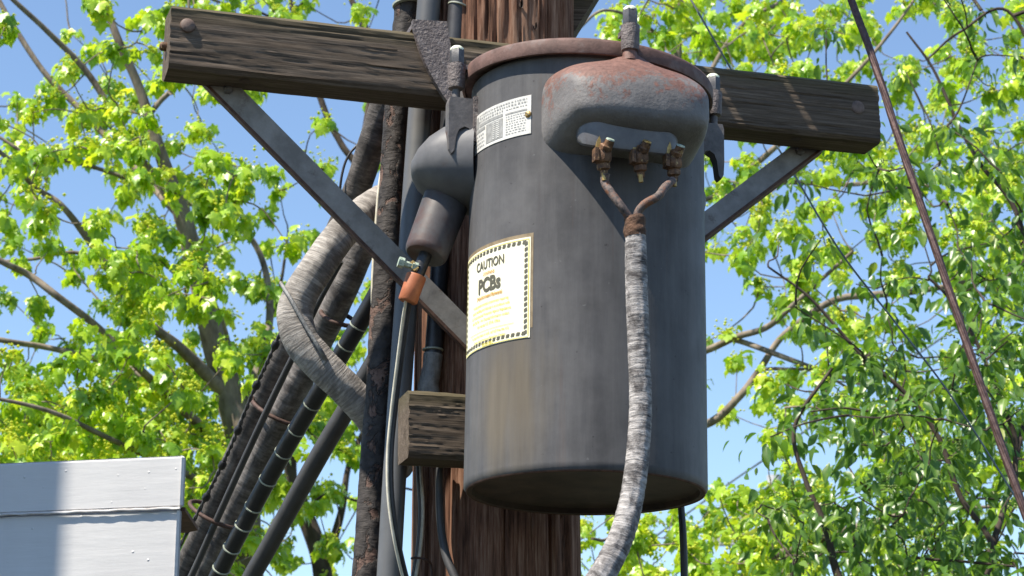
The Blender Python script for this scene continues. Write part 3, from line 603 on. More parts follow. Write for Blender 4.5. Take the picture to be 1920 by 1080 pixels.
br_f = lambda u, L: 0.055 * nz(math.cos(u * 6.283) * 2, math.sin(u * 6.283) * 2, L * 110 + u * 9) + 0.018 * nz(u * 3, L * 14, 2) - 0.09 * max(0, 1 - abs(u - 0.73 - 0.02 * nz(L * 8, 1)) / 0.022) * (nz(L * 22, 7) > -0.15)
part('braided_sheath', MB().tube(pts, rd, 36, True, br_f), M['braid'], cb, 60)

# ------------------------------------------------------------------ primary connector and drop wire
pc = thing('primary_connector', 'small orange terracotta-coloured connector under the left bushing', 'connector', at(768, 568, 4.2))
c0, c1 = at(781, 517, 4.235), at(764, 566, 4.235); ax = c1 - c0; L = ax.length
part('sleeve', MB().lathe([(0.0205, 0), (0.0215, 0.003), (0.0205, L * 0.5), (0.0205, L - 0.003), (0.018, L), (0.008, L)], c0, ax, 24), M['terracotta'], pc, 40)
part('clamp_bolt', MB().lathe([(0.010, 0.0), (0.010, 0.012), (0.007, 0.012), (0.007, 0.030), (0.0115, 0.030), (0.0115, 0.042)], at(783, 502, 4.225), (-1, -0.25, 0.25), 6), M['verdigris'], pc, 30)
part('clamp_plate', MB().box(at(776, 500, 4.225), (0.6, 0, -0.8), (0, 1, 0), (0.8, 0, 0.6), 0.010, 0.009, 0.006), M['brass'], pc, 0)
part('connector_stem', MB().tube([q1 - Vector((0, 0, 0.005)), at(786, 512, 4.235), c0 + ax * 0.1], 0.0125, 12), M['black'], pc, 40)
kn = [(765, 560, 4.235, 13), (757, 610, 4.27, 13), (748, 680, 4.30, 13), (737, 770, 4.33, 14), (730, 850, 4.34, 14), (731, 930, 4.345, 14), (742, 1010, 4.36, 15), (762, 1095, 4.40, 15), (790, 1180, 4.45, 15)]
pts, rd = path(kn, 8); dw = thing('drop_wire', 'thin two-tone drop wire hanging from the orange connector', 'wire', pts[-1])
part('dark_sheath', MB().tube([p + Vector((0.004, 0.004, 0)) for p in pts], 0.0052, 10), M['blackpipe'], dw, 60)
part('cream_strand', MB().tube([p - Vector((0.0035, 0.003, 0)) for p in pts], 0.0032, 8), M['cream'], dw, 60)

# ------------------------------------------------------------------ risers and wires beside the pole
def riser(name, label, cat, kn, mat, n=24, dr=None, steps=10):
    pts, rd = path(kn, steps); return solo(name, MB().tube(pts, rd, n, True, dr), mat, label, cat, smooth=60), pts
tar_dr = lambda u, L: 0.07 * nz(math.cos(u * 6.28) * 1.6, math.sin(u * 6.28) * 1.6, L * 9) + 0.05 * nz(math.cos(u * 6.28) * 4, math.sin(u * 6.28) * 4, L * 45)
riser('tar_riser', 'lumpy black tar-coated riser with peeling brown patches left of the pole', 'riser pipe', [(775, -120, 4.66, 50), (766, 0, 4.66, 50), (746, 200, 4.66, 48), (729, 430, 4.65, 48), (712, 720, 4.63, 52), (692, 1000, 4.60, 54), (672, 1300, 4.58, 58), (655, 1600, 4.58, 60), (640, 2400, 4.6, 80), (625, 6200, 4.6, 300)][:8], M['tar'], 40, tar_dr, 60)
riser('grey_conduit', 'smooth grey plastic conduit between tar riser and pole', 'conduit', [(815, -160, 4.60, 44), (806, -20, 4.60, 44), (788, 200, 4.60, 44), (768, 480, 4.58, 44), (748, 760, 4.56, 44), (729, 1080, 4.54, 46), (712, 1400, 4.54, 48), (700, 1700, 4.54, 50)], M['pvc'], 32)
br_ = thing('black_riser', 'thin black riser pipe on the pole, wrapped in grey tape near its foot', 'riser pipe', at(808, 742, 4.59))
pts, rd = path([(868, -160, 4.60, 34), (858, 0, 4.60, 34), (840, 260, 4.60, 33), (824, 500, 4.60, 33), (812, 670, 4.59, 33)], 10); part('pipe', MB().tube(pts, rd, 24), M['blackpipe'], br_, 60)
pts, rd = path([(812.4, 664, 4.585, 36), (808, 700, 4.585, 36), (803, 726, 4.585, 40), (806, 760, 4.585, 40), (808, 800, 4.585, 38)], 16); part('tape_wrap', MB().tube(pts, rd, 30, True, lambda u, L: 0.10 * nz(math.cos(u * 6.28) * 3 + L * 30, math.sin(u * 6.28) * 3, L * 26)), M['greytape'], br_, 60)
part('clamp_ring', MB().lathe([(0.021, 0), (0.0235, 0.001), (0.0235, 0.004), (0.021, 0.005)], at(811.5, 658, 4.59), (0.02, 0, 1), 24), M['tie'], br_, 40)
part('clamp_ring', MB().lathe([(0.021, 0), (0.0255, 0.001), (0.0255, 0.004), (0.021, 0.005)], at(859, 14, 4.60), (0.25, 0, 1), 24), M['tie'], br_, 40)
part('clamp_ring', MB().lathe([(0.038, 0), (0.042, 0.001), (0.042, 0.006), (0.038, 0.007)], at(769, 10, 4.655), (-0.15, 0, 1), 24), M['tie'], br_, 40)
riser('cream_wire', 'thin cream wire hanging left of the tar riser', 'wire', [(735, 210, 4.72, 6), (722, 280, 4.72, 6), (711, 350, 4.72, 6), (705, 420, 4.72, 6), (700, 490, 4.72, 6), (698, 560, 4.72, 6), (702, 700, 4.75, 6)], M['cream'], 8)
gw = thing('ground_wire', 'cream and grey wire pair stapled to the pole below the short crossarm', 'wire', at(776, 1130, 4.55))
pts, rd = path([(786, 780, 4.60, 7), (789, 880, 4.60, 7), (793, 960, 4.60, 7), (788, 1030, 4.60, 7), (779, 1085, 4.60, 7), (772, 1160, 4.60, 7)], 8)
part('cream_strand', MB().tube(pts, rd, 8), M['cream'], gw, 60); part('grey_strand', MB().tube([p + Vector((-0.0065, 0.004, 0)) for p in pts], 0.0042, 8), M['pvc'], gw, 60)
st_ = [at(772 + 18 * (1 - math.cos(t)), 1047 - 6 * math.sin(t) + 12 * t / math.pi, 4.60 - 0.03 * math.sin(t)) for t in [math.pi * i / 14 for i in range(15)]]
part('staple', MB().tube(st_ + [at(811, 1085, 4.60)], 0.0028, 8), M['rustwire'], gw, 60)
riser('pole_cable', 'dark grey cable bowing down the pole front under the short crossarm', 'cable', [(826, 850, 4.56, 15), (824, 920, 4.56, 15), (826, 980, 4.56, 15), (836, 1040, 4.545, 16), (856, 1090, 4.53, 16), (880, 1150, 4.52, 16)], M['greycable'], 14)
riser('hanging_cable', 'black cable hanging straight down behind the right side of the tank', 'cable', [(1270, 880, 4.62, 13), (1277, 950, 4.62, 13), (1281, 1010, 4.62, 14), (1283, 1090, 4.62, 14), (1284, 1300, 4.62, 14)], M['black'], 12)

# ------------------------------------------------------------------ heavy cables running away to the lower left
GB = 'heavy cables leaving the pole to the lower left'
def cable(label, kn, mat, n=28, dr=None, steps=26, name='wound_cable'):
    pts, rd = path(kn, steps); rd = [r * (1.12 if 'pair' in label[:40] else 1.0) for r in rd]; return tag(solo(name, MB().tube(pts, rd, n, True, dr), mat, label, 'cable', smooth=60), group=GB), pts
rdr = lambda s: (lambda u, L: 0.025 * nz(math.cos(u * 6.28) * 1.2 + s, math.sin(u * 6.28) * 1.2, L * 40) + 0.03 * nz(math.cos(u * 6.28) * 3, math.sin(u * 6.28) * 3 + s, L * 14))
cable('dark wound cable, leftmost of the fat pair, emerging under the crossarm', [(735, 150, 4.80, 56), (712, 225, 4.84, 54), (690, 292, 4.88, 52), (667, 361, 4.93, 51), (628, 450, 5.0, 50), (578, 560, 5.1, 49), (487, 760, 5.28, 47), (420, 908, 5.42, 45), (374, 1010, 5.52, 44), (330, 1100, 5.62, 43), (240, 1290, 5.8, 42), (130, 1520, 6.05, 41)], M['wounddark'], 30, rdr(1))
cable('mottled grey wound cable, rightmost of the fat pair, passing beneath the brace', [(694, 428, 4.93, 50), (676, 468, 4.95, 54), (637, 558, 5.0, 54), (590, 655, 5.1, 53), (538, 760, 5.2, 53), (478, 880, 5.34, 50), (418, 1000, 5.46, 48), (376, 1085, 5.56, 46), (280, 1280, 5.78, 44), (165, 1520, 6.0, 43)], wound('grey_cable_serving', (0.035, 0.031, 0.029), (0.30, 0.275, 0.255), 60, 1.0, patch=(0.06, 0.053, 0.05)), 30, rdr(5))
cable('fattest cable, wound in pale fibre, bending sharply back toward the pole', [(775, 352, 4.98, 54), (735, 366, 4.90, 56), (700, 384, 4.82, 58), (668, 410, 4.75, 60), (634, 446, 4.71, 62), (598, 498, 4.70, 64), (566, 548, 4.70, 66), (553, 592, 4.70, 68), (566, 640, 4.70, 68), (604, 686, 4.71, 66), (650, 730, 4.73, 64), (690, 776, 4.76, 62), (725, 830, 4.82, 60), (745, 880, 4.9, 64)], M['wound'], 40, rdr(9), 40)
bk_, bpts = cable('black cable ringed with pale ties, below the fat wound pair', [(715, 535, 4.82, 34), (690, 580, 4.85, 34), (650, 648, 4.9, 34), (598, 736, 5.0, 34), (548, 820, 5.1, 34), (498, 908, 5.2, 33), (444, 1010, 5.3, 32), (405, 1086, 5.38, 32), (300, 1300, 5.6, 31), (200, 1520, 5.8, 30)], M['black'], 20, None, 12, 'tied_cable')
for py in (612, 650, 758, 806, 850, 902, 948, 988, 1027, 1062):
    i = min(range(1, len(bpts) - 1), key=lambda k: abs(proj(bpts[k])[1] - py)); t = (bpts[i + 1] - bpts[i - 1]).normalized(); r = mr(33, bpts[i])
    part('cable_tie', MB().lathe([(r, -0.002), (r + 0.0015, -0.0016), (r + 0.0015, 0.0016), (r, 0.002)], bpts[i], t + Vector((0.1, 0, 0.12)), 24), M['tie'], bk_, 40)
cable('plain dark grey cable, lowest of the cables leaving the pole', [(722, 645, 4.84, 36), (690, 700, 4.88, 36), (652, 764, 4.93, 36), (600, 852, 5.0, 36), (550, 942, 5.1, 35), (500, 1032, 5.2, 34), (466, 1092, 5.26, 34), (360, 1290, 5.45, 33), (240, 1520, 5.65, 32)], M['greycable'], 20, None, 12, 'plain_cable')
cable('thin grey tube lying in the groove between the fat wound cables', [(640, 490, 4.85, 10), (598, 566, 4.92, 11), (556, 655, 5.0, 12), (509, 752, 5.1, 13), (455, 868, 5.22, 13), (405, 978, 5.33, 13), (360, 1078, 5.43, 13), (260, 1290, 5.6, 13)], M['greycable'], 12, None, 12, 'thin_tube')
cable('grey steel strap laid over the bend of the fattest cable', [(526, 530, 4.68, 7), (545, 560, 4.648, 8), (572, 608, 4.645, 8), (600, 655, 4.65, 8), (612, 675, 4.675, 7)], M['greytape'], 10, None, 10, 'steel_strap')
# lashing loops round the fat pair
def lash(x, y, w, h, ang, Y, label):
    c = at(x, y, Y); pts = []
    for i in range(29):
        t = 2 * math.pi * i / 28; a, b2 = w * math.cos(t), h * math.sin(t); ca, sa = math.cos(ang), math.sin(ang)
        pts.append(at(x + a * ca - b2 * sa, y + a * sa + b2 * ca, Y - 0.075 * math.sin(t)))
    tag(solo('lashing_loop', MB().tube(pts, 0.0055, 8), M['rustwire'], label, 'lashing', 'lashings round the heavy cables', smooth=60))
lash(523, 772, 56, 14, 0.45, 5.24, 'rusty wire lashing round the fat cable pair, middle one of three')
lash(403, 965, 52, 13, 0.45, 5.40, 'rusty wire lashing round the fat cable pair, nearest the white box')
lash(634, 596, 34, 10, 0.35, 5.0, 'doubled rusty wire lashing high on the grey wound cable')
# twisted messenger wire with clips
mp, _ = path([(532, 610, 4.95, 6), (505, 672, 5.0, 6), (472, 742, 5.07, 6), (440, 822, 5.15, 6), (408, 890, 5.22, 6), (372, 960, 5.3, 6), (300, 1090, 5.45, 6)], 30)
ms = thing('messenger_wire', 'thin twisted messenger wire left of the fat wound cables', 'wire', mp[-1])
for ph in (0, math.pi): part('strand', MB().tube([p + Vector((math.cos(i * 0.55 + ph), 0, math.sin(i * 0.55 + ph))) * 0.0026 for i, p in enumerate(mp)], 0.0030, 6), M['greycable'], ms, 60)
for k in (18, 52, 84, 112, 140): part('clip', MB().lathe([(0.006, -0.012), (0.010, -0.006), (0.010, 0.006), (0.006, 0.012)], mp[k], (mp[k + 1] - mp[k]), 10), M['black'], ms, 40)
riser('thin_black_wire', 'thin black wire curving down beside the upper dark wound cable', 'wire', [(672, 270, 4.9, 5), (656, 288, 4.9, 5), (645, 312, 4.9, 5), (638, 350, 4.9, 5), (634, 420, 4.92, 5)], M['black'], 8)

# ------------------------------------------------------------------ guy strand and thin wires on the right
kn = [(1520, -190, 4.55), (1594, -5, 4.48), (1640, 120, 4.44), (1690, 275, 4.40), (1745, 440, 4.36), (1800, 606, 4.32), (1855, 770, 4.28), (1922, 962, 4.24), (2000, 1180, 4.2)]
pts = path(kn, 44)
solo('guy_strand', MB().tube(pts, 0.0078, 28, True, lambda u, L: 0.13 * math.cos(7 * (u * 2 * math.pi) + L * 46)), M['guy'], 'thick brown twisted guy strand slanting past the right crossarm end', 'guy wire', smooth=80)
riser('thin_wire', 'thin blue-green wire slanting down from the right end of the crossarm', 'wire', [(1290, -10, 5.3, 4), (1400, 180, 5.25, 4), (1487, 324, 5.2, 4), (1578, 475, 5.15, 4), (1683, 610, 5.1, 4), (1787, 748, 5.05, 4), (1922, 962, 5.0, 4), (2050, 1180, 4.95, 4)], M['thinwire'], 8)
riser('thin_wire', 'faint grey wire running far off low on the right, behind the foliage', 'wire', [(1120, 1085, 16, 4), (1345, 922, 15, 4), (1450, 850, 14.6, 4), (1556, 776, 14.2, 4), (1800, 610, 13.4, 4), (2000, 470, 13, 4)], M['thinwire'], 6)
fp0 = at(1452, 892, 19.0)
fp = thing('distant_pole', 'pale distant pole glimpsed through the foliage at lower right', 'utility pole', (fp0.x, fp0.y, 0))
part('shaft', MB().lathe([(0.10, 0), (0.07, fp0.z)], (fp0.x, fp0.y, 0), (0, 0, 1), 16), M['palepole'], fp)
c = at(1490, 1012, 19.0); part('arm', MB().box(c, (1, 0, 0), (0, 1, 0), (0, 0, 1), 0.75, 0.05, 0.05), M['palepole'], fp, 0)
for px in (1385, 1610):
    o = at(px, 1010, 19.0); pr = []
    for k in range(5): h = 0.035 * k; r = 0.062 - 0.008 * k; pr += [(r, h), (r, h + 0.012), (r - 0.018, h + 0.02), (r - 0.018, h + 0.034)]
    part('insulator', MB().lathe(pr + [(0.02, 0.19)], o, (0, 0, 1), 16), M['porcelain'], fp)

# ------------------------------------------------------------------ white painted steel post with a tray on top
wr, wl = at(341, 951, 3.60), at(-2, 966, 3.668); dv = (wl - wr); dv.z = 0; dv.normalize(); nv = Vector((-dv.y, dv.x, 0)); nv = nv if nv.y > 0 else -nv
zt_ = at(347, 853, 3.60).z; zs_ = wr.z; WID = 0.62
wb = thing('steel_girder', 'white painted steel girder at lower left with a seam and projecting flange', 'girder', Vector((wr.x, wr.y, 0)) + dv * 0.3)
def slab(o, w, d_, z0, z1, mat, name, bev=0.004):
    mb = MB(); rings = []
    for z, i in ((z0, bev), (z0 + bev, 0), (z1 - bev, 0), (z1, bev)):
        r = []
        for cx, cy, sx, sy in ((0, 0, 1, 1), (w, 0, -1, 1), (w, d_, -1, -1), (0, d_, 1, -1)):
            for k in ((1, 0), (0, 1)) if sx * sy > 0 else ((0, 1), (1, 0)):
                r.append(o + dv * (cx + sx * (i + bev * k[0])) + nv * (cy + sy * (i + bev * (k[1]))) + EZ * (z - o.z))
        rings.append(r)
    mb.loft(rings); return part(name, mb, mat, wb, 25)
slab(wr, WID, 0.014, zs_ + 0.0002, zt_, M['white'], 'upstand_plate')
slab(wr + dv * 0.006 + nv * 0.004, WID - 0.006, 0.016, 0.0, zs_ - 0.0006, M['white'], 'web_plate')
fl = at(371, 990, 3.817)
mb = MB(); z0, z1 = zs_ - 0.004, zs_ + 0.003
pl = [wr + nv * 0.016, wr + dv * WID + nv * 0.016, wr + dv * WID + nv * 0.24, Vector((fl.x, fl.y, 0)) + dv * 0.03 + nv * 0.02, Vector((fl.x, fl.y, 0))]
mb.loft([[Vector((p.x, p.y, z)) for p in pl] for z in (z0, z1)]); part('flange', mb, M['braceedge'], wb, 0)
mb = MB(); mb.tube([wr + dv * t + nv * 0.002 + EZ * (0.0015 * nz(t * 40, 2) - 0.001) for t in [0.004 + 0.6 * i / 60 for i in range(61)]], 0.0026, 8, True, ringnoise(1, 60, 0.5)); part('joint_bead', mb, M['joint'], wb, 60)
# unseen mast added out of view on the left to shade the girder's left part
ew = at(112, 950, 3.645); mc = Vector((ew.x, ew.y, 0)) + SH * 1.5; e2 = Vector((-SH.y, SH.x, 0)); e2 = e2 if e2.y > 0 else -e2
solo('shade_mast', MB().box(mc + e2 * 0.25 + SH * 0.2 + EZ * 4.4, SH, e2, EZ, 0.2, 0.25, 4.4), M['white'], 'unseen white mast added to shade the left part of the white girder', 'mast', smooth=0)

# ------------------------------------------------------------------ trees
GRID = [  # how thickly the leaves hang, cell by cell of 80 px (0 open sky .. 9 closed)
    "223444444400007788887475", "156544400000000067852675", "567522132000000000000466",
    "677564144000000025365678", "333767421000000055257688", "454775510000000057655578",
    "346864433000000035542578", "335762424000000013664468", "558867755000000033477678",
    "999987677000000033367888", "999986677000000012457888", "888885655000000046788877",
    "888886544000077778887777", "888886544000088888887777"]
def dens(px, py):
    i, j = int(py // 80), int(px // 80)
    if 0 <= i < 14 and 0 <= j < 24: return int(GRID[i][j])
    return 5 if py > -60 else 4
def leaf_template(kind):
    if kind == 'maple':
        half = [(0.05, 0.02), (0.20, -0.10), (0.36, -0.02), (0.33, 0.12), (0.50, 0.22), (0.60, 0.42), (0.40, 0.42), (0.30, 0.50), (0.30, 0.66), (0.16, 0.72)]
        out = [(0, 0.05)] + half + [(0, 1.0)] + [(-x, y) for x, y in reversed(half)]
        ctr = [(0.0, 0.34)]
    else:
        half = [(0.11, 0.10), (0.22, 0.30), (0.24, 0.50), (0.15, 0.78)]
        out = [(0, 0.0)] + half + [(0, 1.0)] + [(-x, y) for x, y in reversed(half)]; ctr = [(0.0, 0.5)]
    P = np.array(out + ctr); n = len(out)
    fs = [(i, (i + 1) % n, n) for i in range(n)]
    vs = []
    for s in range(5):
        q = np.zeros((n + 1, 3)); q[:, 0] = P[:, 0]; q[:, 1] = P[:, 1]
        k = 0.34 + 0.30 * s / 4; x = P[:, 0]; y = P[:, 1]
        if kind == 'maple': q[:, 2] = 0.10 * np.abs(x) - k * 1.6 * x * x - k * (y ** 2) * 0.8 + 0.06 * np.sin(9 * x + s) * np.abs(x) + 0.05 * np.sin(8 * y + 2 * s)
        else: q[:, 2] = 0.40 * np.abs(x) - k * y ** 2 * 0.9 + 0.03 * np.sin(6 * y + s)
        vs.append(q)
    return vs, fs
def rot_from(yv, nv_):
    y = yv / np.linalg.norm(yv); z = nv_ - y * nv_.dot(y); z = z / (np.linalg.norm(z) + 1e-9); return np.stack([np.cross(y, z), y, z], 1)
def scatter(xr, yr, Yr, mult, reg, outside=0.35):
    pts = []
    for j in range(int(xr[0] // 80), int(xr[1] // 80)):
        for i in range(int(yr[0] // 80), int(yr[1] // 80)):
            cx, cy = j * 80 + 40, i * 80 + 40; inside = 0 <= cx < 1920 and 0 <= cy < 1120
            cov = min(0.965, dens(cx, cy) / 9 * 0.97); n = -math.log(1 - cov) / 0.5 * mult * reg(cx, cy) * (1 if inside else outside)
            for _ in range(int(n) + (random.random() < n % 1)):
                pts.append(at(cx + random.uniform(-40, 40), cy + random.uniform(-40, 40), random.uniform(*Yr)))
    return pts
def build_tree(name, label, base, limbs, tips, kind, leafm, barkm, size, nleaf, flower, maxreach=1.1):
    t = thing(name, label, 'tree', base, group='trees behind the pole'); W = WM[t.name]; nodes = []
    for k, kn in enumerate(limbs):
        pts, rd = path(kn, 10) if not isinstance(kn[0], Vector) else (kn, None)
        nodes += [np.array(p) for p in pts]
        part('trunk' if k == 0 else 'branch', MB().tube(pts, [r * (1.0 if k == 0 else 0.8) for r in rd], 12, True, ringnoise(1.5, 6, 0.10, k)), barkm, t, 70)
    N = np.array(nodes); tips = np.array([tuple(p) for p in tips]); tw = MB(); left = list(range(len(tips)))
    d = np.array([((N - p) ** 2).sum(1).min() for p in tips]); near = np.array([((N - p) ** 2).sum(1).argmin() for p in tips])
    while left:
        i = min(left, key=lambda q: d[q]); left.remove(i); p = tips[i]; a = N[near[i]]; ln = math.sqrt(d[i])
        mid = (a + p) / 2 + rng.normal(0, 0.10, 3) * ln + np.array((0, 0, -0.06 * ln)); ns = max(4, int(ln / 0.09))
        q = cr([a, a * 0.6 + mid * 0.4 + rng.normal(0, 0.03, 3) * ln, mid, p], max(2, ns // 3)); m_ = len(q); r0 = min(0.009, 0.003 + 0.006 * ln)
        tw.tube(q, [r0 + (0.0022 - r0) * k / (m_ - 1) for k in range(m_)], 5, False)
        new = np.array(q[2:]); b0 = len(N); N = np.vstack([N, new])
        if left:
            L_ = np.array(left); D = ((tips[L_][:, None, :] - new[None]) ** 2).sum(2); mn = D.min(1); am_ = D.argmin(1); up = mn < d[L_]
            d[L_[up]] = mn[up]; near[L_[up]] = b0 + am_[up]
    part('twigs', tw, barkm, t, 70, kind='stuff')
    tv, tf_ = leaf_template(kind); n1 = len(tv[0]); leaves = []; fl = []; pet = MB()
    for p in tips:
        for _ in range(int(nleaf * random.uniform(0.55, 1.45))):
            az = random.uniform(0, 6.2832); el = random.gauss(0.15, 0.45) if kind == 'maple' else random.gauss(-0.1, 0.5)
            o = np.array((math.cos(az) * math.cos(el), math.sin(az) * math.cos(el), math.sin(el)))
            if kind == 'maple':
                pl_ = random.uniform(0.01, 0.065); bp = p + o * pl_ + rng.normal(0, 0.012, 3)
                y = o * random.uniform(0.25, 0.8) + np.array((0, 0, -random.uniform(0.45, 1.3))) + rng.normal(0, 0.15, 3)
                nn = np.array((0, 0, 1.0)) + o * 0.9 + rng.normal(0, 0.25, 3)
            else:
                bp = p + o * random.uniform(0.01, 0.16); y = o + np.array((0, 0, -random.uniform(0.1, 0.9))); nn = np.array((0, 0, 1.0)) + rng.normal(0, 0.4, 3)
            s = size * random.uniform(0.55, 1.25) * (0.6 if random.random() < 0.2 else 1)
            leaves.append((bp, rot_from(y, nn), s, random.randrange(5)))
            if kind == 'maple': pet.tube([p, (p + bp) / 2 + np.array((0, 0, 0.006)), bp], 0.0012, 3, False)
        if flower and random.random() < flower:
            for _ in range(34):
                c = p + rng.normal(0, 0.028, 3) + np.array((0, 0, 0.02)); fl.append((c, random.uniform(0.004, 0.0095)))
        if kind != 'maple' and random.random() < 0.75:
            a0 = p; dr_ = np.array((random.uniform(-1, 1), random.uniform(-1, 1), random.uniform(0.2, 1.0))); dr_ /= np.linalg.norm(dr_)
            for k in range(22): fl.append((a0 + dr_ * 0.0075 * k + np.array((0, 0, -0.00022 * k * k)) + rng.normal(0, 0.004, 3), random.uniform(0.0025, 0.0042)))
    score = []
    for k, (bp, Rm, s, v_) in enumerate(leaves):
        x, y = proj(bp); ok = -20 < x < 1940 and -20 < y < 1100 and not (640 < x < 1330 and 160 < y < 960)
        score.append((s / depth(bp) * abs(Rm[1, 2]) if ok else 0, k))
    top = set(k for sc_, k in sorted(score, reverse=True)[:300] if sc_ > 0)
    vs = np.concatenate([(leaves[k][2] * tv[leaves[k][3]]) @ leaves[k][1].T + leaves[k][0] for k in range(len(leaves)) if k not in top]); cnt = len(vs) // n1
    F_ = (np.array(tf_)[None] + (np.arange(cnt) * n1)[:, None, None]).reshape(-1, 3); vs = vs - np.array(base)
    me = bpy.data.meshes.new('crown'); me.vertices.add(len(vs)); me.vertices.foreach_set('co', vs.ravel()); me.loops.add(F_.size); me.loops.foreach_set('vertex_index', F_.ravel().astype(np.int32))
    me.polygons.add(len(F_)); me.polygons.foreach_set('loop_start', (np.arange(len(F_)) * 3).astype(np.int32)); me.polygons.foreach_set('use_smooth', np.ones(len(F_), bool)); me.update(calc_edges=True); me.materials.append(leafm)
    crown = bpy.data.objects.new('crown', me); COL.objects.link(crown); crown.parent = t; WM[crown.name] = W; crown['kind'] = 'stuff'
    lm = []
    for q in tv:
        me = bpy.data.meshes.new('leaf'); me.from_pydata([tuple(r) for r in q], [], tf_); me.polygons.foreach_set('use_smooth', [True] * len(me.polygons)); me.materials.append(leafm); lm.append(me)
    for k in top:
        bp, Rm, s, v_ = leaves[k]; o = bpy.data.objects.new('leaf', lm[v_]); COL.objects.link(o); o.parent = crown
        m4 = Matrix(Rm.tolist()).to_4x4() @ Matrix.Scale(s, 4); m4.translation = Vector(bp) - Vector(base); o.matrix_basis = m4
    if pet.v: part('petioles', pet, barkm if kind != 'maple' else M['flower'], t, 0, kind='stuff')
    if fl:
        C_ = np.array([f[0] for f in fl]); S_ = np.array([f[1] for f in fl]); oc = np.array([(1, 0, 0), (-1, 0, 0), (0, 1, 0), (0, -1, 0), (0, 0, 1), (0, 0, -1)], float)
        vv = (C_[:, None] + oc[None] * S_[:, None, None]).reshape(-1, 3); ff = np.array([(0, 2, 4), (2, 1, 4), (1, 3, 4), (3, 0, 4), (2, 0, 5), (1, 2, 5), (3, 1, 5), (0, 3, 5)])
        part('blossom', MB().add([tuple(q) for q in vv], [tuple(q) for q in (ff[None] + (np.arange(len(fl)) * 6)[:, None, None]).reshape(-1, 3).tolist()]), M['flower' if kind == 'maple' else 'raceme'], t, 0, kind='stuff')
    return t
def ground_pt(px, Y): p = at(px, 1080, Y); return Vector((p.x, p.y, 0))
# left maple: pale main stem, many rising limbs
LM = [
    [(520, 3400, 9.0, 78), (500, 2400, 9.0, 72), (480, 1500, 9.0, 66), (455, 900, 9.0, 58), (430, 745, 9.0, 52), (405, 660, 8.95, 46), (388, 580, 8.9, 44), (368, 500, 8.85, 41), (345, 415, 8.8, 34), (300, 285, 8.7, 24), (262, 168, 8.65, 18), (222, 75, 8.6, 15), (185, -30, 8.6, 12), (150, -200, 8.6, 7)],
    [(350, 430, 8.8, 22), (290, 330, 8.8, 18), (250, 278, 8.75, 17), (170, 145, 8.7, 15), (90, 60, 8.6, 13), (10, -15, 8.5, 11), (-120, -150, 8.4, 7)],
    [(330, 400, 8.8, 16), (240, 300, 9.1, 16), (150, 205, 9.2, 16), (80, 132, 9.2, 14), (0, 5, 9.2, 12), (-60, -120, 9.2, 8)],
    [(430, 745, 9.0, 36), (340, 655, 8.8, 26), (262, 590, 8.6, 22), (170, 455, 8.5, 18), (115, 385, 8.4, 15), (65, 350, 8.4, 13), (0, 285, 8.3, 11), (-120, 200, 8.3, 6)],
    [(440, 800, 9.0, 26), (500, 640, 9.2, 20), (500, 520, 9.3, 16), (465, 440, 9.3, 13), (400, 402, 9.3, 12), (320, 367, 9.3, 11), (225, 330, 9.2, 10), (140, 304, 9.1, 10), (60, 292, 9.0, 9), (0, 258, 9.0, 8), (-100, 200, 9, 5)],
    [(445, 860, 9.0, 28), (350, 775, 8.6, 22), (250, 680, 8.3, 18), (182, 613, 8.2, 18), (107, 555, 8.1, 17), (53, 515, 8.1, 16), (-5, 486, 8.0, 15), (-160, 400, 8, 8)],
    [(350, 775, 8.6, 16), (260, 700, 8.8, 15), (164, 669, 8.8, 15), (80, 650, 8.8, 14), (0, 637, 8.7, 13), (-150, 600, 8.7, 8)],
    [(280, 215, 8.68, 13), (300, 190, 8.7, 13), (325, 162, 8.7, 11), (350, 100, 8.7, 9), (355, -30, 8.7, 6)],
    [(372, 520, 8.85, 14), (405, 580, 9.2, 16), (425, 640, 9.4, 18), (440, 720, 9.3, 22)],
    [(250, 545, 8.6, 8), (155, 476, 8.6, 9), (60, 486, 8.6, 8), (-20, 492, 8.6, 7)],
    [(460, 940, 9.0, 22), (330, 880, 8.4, 16), (200, 820, 8.0, 13), (90, 770, 7.8, 11), (-40, 740, 7.7, 8)]]
tipsL = scatter((-560, 560), (-480, 1440), (7.7, 10.2), 2.3, lambda x, y: 1.0 if x < 480 else 0.6)
build_tree('maple_tree', 'pale-stemmed maple in bright spring leaf filling the left side', ground_pt(520, 9.0), LM, tipsL, 'maple', M['leaf'], M['bark'], 0.055, 20, 0.6)
# smaller maple behind the cables
MM = [
    [(590, 3300, 10.6, 50), (590, 2000, 10.6, 46), (600, 1300, 10.6, 42), (605, 1080, 10.6, 38), (570, 960, 10.6, 30), (545, 890, 10.6, 24), (560, 760, 10.6, 18), (590, 600, 10.6, 15), (640, 400, 10.7, 13), (672, 325, 10.7, 14), (640, 270, 10.7, 12), (610, 210, 10.7, 12), (560, 60, 10.7, 10), (530, -60, 10.7, 7)],
    [(605, 1080, 10.6, 24), (640, 960, 10.5, 18), (655, 870, 10.5, 14), (700, 760, 10.5, 11), (720, 620, 10.5, 8)],
    [(570, 960, 10.6, 14), (500, 840, 10.3, 12), (470, 700, 10.2, 10), (520, 560, 10.2, 8), (540, 440, 10.2, 6)],
    [(672, 325, 10.7, 14), (700, 120, 10.8, 15), (680, 40, 10.8, 15), (655, -10, 10.8, 13), (620, -120, 10.8, 8)],
    [(560, 60, 10.7, 7), (480, 20, 10.5, 6), (400, 0, 10.4, 5), (320, -40, 10.4, 4)],
    [(575, 950, 10.5, 8), (620, 925, 10.4, 7), (680, 940, 10.2, 6), (740, 915, 10.2, 6), (800, 925, 10.2, 5)]]
